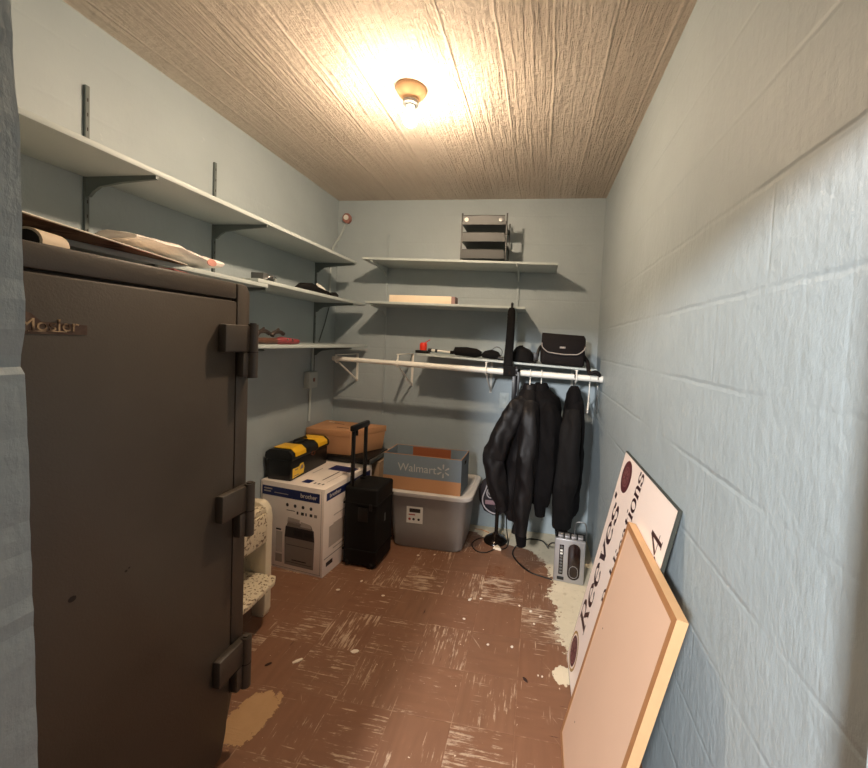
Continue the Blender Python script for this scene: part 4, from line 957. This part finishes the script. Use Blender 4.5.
def serif(mb, string, size, M, m=0, track=0., pen=(.105, .035), narrow=1., fit=None):
    """broad pen strokes; M maps (x along the line, y up) to the surface"""
    adv = [glyph(c)[1]+track for c in string]; tot = sum(adv)
    k = fit/(tot*size) if fit else narrow
    x = 0; layer = 0
    for ch, ad in zip(string, adv):
        for st in glyph(ch)[0]:
            if len(st) < 2: continue
            L_ = []; R_ = []
            for i, q in enumerate(st):
                a = Vector(st[max(0, i-1)]); c = Vector(st[min(len(st)-1, i+1)]); d = (c-a).normalized(); n = Vector((-d.y, d.x))
                h = math.sqrt((pen[0]*n.x)**2+(pen[1]*n.y)**2); L_.append(Vector(q)+n*h); R_.append(Vector(q)-n*h)
            layer += 1; hz = .0006+.00002*layer
            vs = [M @ Vector(((x+q.x)*size*k, q.y*size, hz)) for q in L_] + [M @ Vector(((x+q.x)*size*k, q.y*size, hz)) for q in R_]
            n_ = len(st); mb.add(vs, [[i, i+1, n_+i+1, n_+i] for i in range(n_-1)], m)
        x += ad
    return x*size*k
sA = Vector((.199, 1.732, .006)); sB = Vector((.400, 1.745, .953)); sU = Vector((0, -1, 0)); sV = (sB-sA).normalized(); sU = (sU - sV*sU.dot(sV)).normalized(); sN = sV.cross(sU)
if sN.x > 0: sN = -sN                                       # toward the room
Ms = basis(sA, sU, sV)
flipS = 1 if (Ms.to_3x3() @ Vector((0, 0, 1))).dot(sN) > 0 else -1
SW, SH = .636, .969
def SP(u, v, h): return sA + sU*u + sV*v + sN*h
t = thing('sign_board', 'white sign board with dark lettering leaning on the right wall behind the framed board', 'sign', (.26, 1.42, 0))
b = MB()
fr_ = [SP(0, 0, 0), SP(SW, 0, 0), SP(SW, SH, 0), SP(0, SH, 0)]
b.prism(fr_, sN*-.010, 1); b.add([SP(.004, .004, .0004), SP(SW-.004, .004, .0004), SP(SW-.004, SH-.004, .0004), SP(.004, SH-.004, .0004)], [[0, 1, 2, 3]], 0)
pn = b.build('panel', [m_sign, m_signedge], t)
Mt1 = basis(SP(0, 0, 0), sV, -sU)                          # x up the board, y toward its left edge
if (Mt1.to_3x3() @ Vector((0, 0, 1))).dot(sN) < 0: print('sign flipped')
b = MB()
serif(b, "Reeves'", .078, Mt1 @ Matrix.Translation((.205, -.142, 0)), fit=.60, pen=(.125, .04)); b.build('lettering', m_letter, pn, label='large dark maroon serif name'); b = MB()
serif(b, 'Publications', .053, Mt1 @ Matrix.Translation((.425, -.312, 0)), fit=.535, pen=(.12, .04)); b.build('lettering', m_letter, pn, label='second line of maroon serif lettering'); b = MB()
serif(b, '4', .066, Mt1 @ Matrix.Translation((.798, -.60, 0)), pen=(.10, .03))
b.add([SP(.602, .775, .0007), SP(.614, .785, .0007), SP(.575, .80, .0007), SP(.57, .795, .0007)], [[0, 1, 2, 3]], 0)
b.build('numeral', m_letter, pn, label='maroon serif figure 4')
def seal(cu, cv, r, gold):
    b = MB()
    def disc(rr, h, m, n=32): b.add([SP(cu+rr*math.cos(2*PI*k/n), cv+rr*math.sin(2*PI*k/n), h) for k in range(n)], [list(range(n))], m)
    disc(r, .0008, 1 if gold else 0); disc(r*.86, .0011, 3 if gold else 0); disc(r*.76, .0014, 0); disc(r*.62, .0017, 2); disc(r*.55, .0020, 0)
    for k in range(9):
        a = 2*PI*k/9; b.add([SP(cu+r*q*math.cos(a+w), cv+r*q*math.sin(a+w), .0023) for q, w in ((.15, 0), (.45, -.2), (.5, 0.1), (.3, .3))], [[0, 1, 2, 3]], 2)
    b.build('seal', [m_seal, m_gold, mat('faded_maroon', (128, 84, 82), .5) if 'faded_maroon' not in bpy.data.materials else bpy.data.materials['faded_maroon'], m_sign], pn, label='round maroon seal with a gold rim' if gold else 'round dark maroon seal')
seal(.108, .885, .066, False); seal(.082, .088, .074, True)

m_ply = mat('tan_hardboard', (212, 178, 153), .55, var=.04, vscale=5)
m_frame = mat('brown_frame_edge', (164, 116, 76), .5, var=.15, stretch=(1, 1, 1))
m_pine = mat('pine_side', (206, 166, 122), .5, var=.15, vscale=14)
pA = Vector((.150, 1.377, 0)); pB = Vector((.332, 1.372, .783)); pV = (pB-pA).normalized(); pU = Vector((0, -1, 0)); pU = (pU-pV*pU.dot(pV)).normalized(); pN = pV.cross(pU)
if pN.x > 0: pN = -pN
PWd, PHt, PT = .478, .824, .026
def PP(u, v, h): return pA + pU*u + pV*v + pN*h
t = thing('framed_board', 'tan board in a pine frame leaning in front of the white sign', 'board', (.25, 1.14, 0))
b = MB(); b.prism([PP(.0185, .0185, -.0006), PP(PWd-.0185, .0185, -.0006), PP(PWd-.0185, PHt-.0185, -.0006), PP(.0185, PHt-.0185, -.0006)], pN*-.008)
for (u, v) in ((.08, .48), (.1, .15), (.36, .2)): b.add([PP(u+.003*math.cos(a), v+.003*math.sin(a), -.0002) for a in [2*PI*k/8 for k in range(8)]], [list(range(8))], 1)
b.build('panel', [m_ply, m_brown], t)
w = .020
for (u0, v0, u1, v1, us) in ((0, 0, w, PHt, 0), (PWd-w, 0, PWd, PHt, 1), (w, PHt-w, PWd-w, PHt, 2), (w, 0, PWd-w, w, 3)):
    b = MB(); b.prism([PP(u0, v0, 0), PP(u1, v0, 0), PP(u1, v1, 0), PP(u0, v1, 0)], pN*-PT, 0)
    b.add([PP(u0, v0, .0004), PP(u1, v0, .0004), PP(u1, v1, .0004), PP(u0, v1, .0004)], [[0, 1, 2, 3]], 1)
    b.build('frame_rail', [m_pine, m_frame], t)

# ------------------------------------------------------------------ scraps on the floor
m_chip = mat('pale_paint_chip', (226, 214, 196), .7)
def chip(x, y, s, a, el, label, group=None, m=m_chip, h=.003):
    b = MB(); pts = []
    for k in range(7):
        q = 2*PI*k/7; r = s*random.uniform(.7, 1.15); u, v = r*el*math.cos(q), r*math.sin(q)
        pts.append((x+u*math.cos(a)-v*math.sin(a), y+u*math.sin(a)+v*math.cos(a), .0006))
    b.prism(pts, (0, 0, h)); return tag(b.build('paint_chip' if m is m_chip else 'bark_scrap', m), label, 'scrap', group)
chip(-.944, 1.464, .008, .75, 3.0, 'long white paint chip on the brown floor nearest the safe')
chip(-.733, 1.557, .012, .5, 1.6, 'broad pale paint chip in the middle of the floor')
for (x, y, s, a, e) in ((.07, 1.599, .004, 0, 1), (.087, 1.597, .004, 0, 1), (-.296, 2.009, .007, .9, 1.7), (-.24, 2.03, .006, .2, 1.5), (-.03, 2.02, .006, .4, 1.2), (.03, 1.99, .007, 1, 1.3), (.08, 1.96, .006, .7, 1.5), (.05, 1.9, .006, 0, 1.2), (-.16, 1.72, .005, .3, 1.3), (-.05, 1.73, .006, 1.2, 1.2), (-.763, 1.937, .006, .2, 1.6), (-.70, 2.36, .006, .2, 1.8), (-.6, 2.39, .005, .8, 1.5), (-1.02, 1.93, .006, .4, 2.0), (-.93, 2.03, .006, 1.1, 1.6), (-.3, 1.86, .005, .1, 1.4)):
    chip(x, y, s, a, e, 'tiny pale paint flake lying on the brown floor', 'tiny paint flakes on the floor')
chip(.018, 1.567, .007, -.9, 2.2, 'small dark brown scrap on the floor near the sign', None, mat('bark', (46, 24, 18), .8))
chip(-1.055, 1.42, .006, .75, 2.4, 'small dark scrap on the floor beside the safe', None, bpy.data.materials['bark'])

for o in list(bpy.data.objects):
    if '_w' in o: del o['_w']

# ------------------------------------------------------------------ lights
hl = bpy.data.lights.new('hall_lamp', 'AREA'); hl.shape = 'DISK'; hl.size = .36; hl.energy = 150; hl.color = (.97, .98, 1.0)
ho = bpy.data.objects.new('hall_lamp', hl); C.objects.link(ho)
src = Vector((-.9, -1.8, 2.09)); ho.location = src
ho.rotation_euler = (Vector((.2, 2.0, .9))-src).to_track_quat('-Z', 'Y').to_euler()
w = bpy.data.worlds.new('hall_ambience'); S.world = w; w.use_nodes = True
w.node_tree.nodes['Background'].inputs[0].default_value = (.70, .74, .74, 1); w.node_tree.nodes['Background'].inputs[1].default_value = .008

# ------------------------------------------------------------------ camera
cam = bpy.data.cameras.new('camera'); co = bpy.data.objects.new('camera', cam); C.objects.link(co); S.camera = co
F, CX, CY = 385.0, 479.506, 359.12
cam.sensor_fit = 'HORIZONTAL'; cam.sensor_width = 36; cam.lens = F/868*36
cam.shift_x = -(CX-434)/868; cam.shift_y = -(384-CY)/868; cam.clip_start = .02
yaw, pitch, roll = .1511, .0424, .0468
fwd = Vector((-math.sin(yaw)*math.cos(pitch), math.cos(yaw)*math.cos(pitch), -math.sin(pitch)))
r0 = Vector((math.cos(yaw), math.sin(yaw), 0)); u0 = r0.cross(fwd)
r2 = math.cos(roll)*r0+math.sin(roll)*u0; u2 = -math.sin(roll)*r0+math.cos(roll)*u0
co.matrix_world = Matrix(((r2.x, u2.x, -fwd.x, 0), (r2.y, u2.y, -fwd.y, 0), (r2.z, u2.z, -fwd.z, 1.3944), (0, 0, 0, 1)))
S.view_settings.view_transform = 'Standard'; S.view_settings.look = 'None'; S.view_settings.gamma = 1; S.view_settings.exposure = 0.42
S.view_settings.use_curve_mapping = False
S.cycles.max_bounces = 8; S.cycles.diffuse_bounces = 5
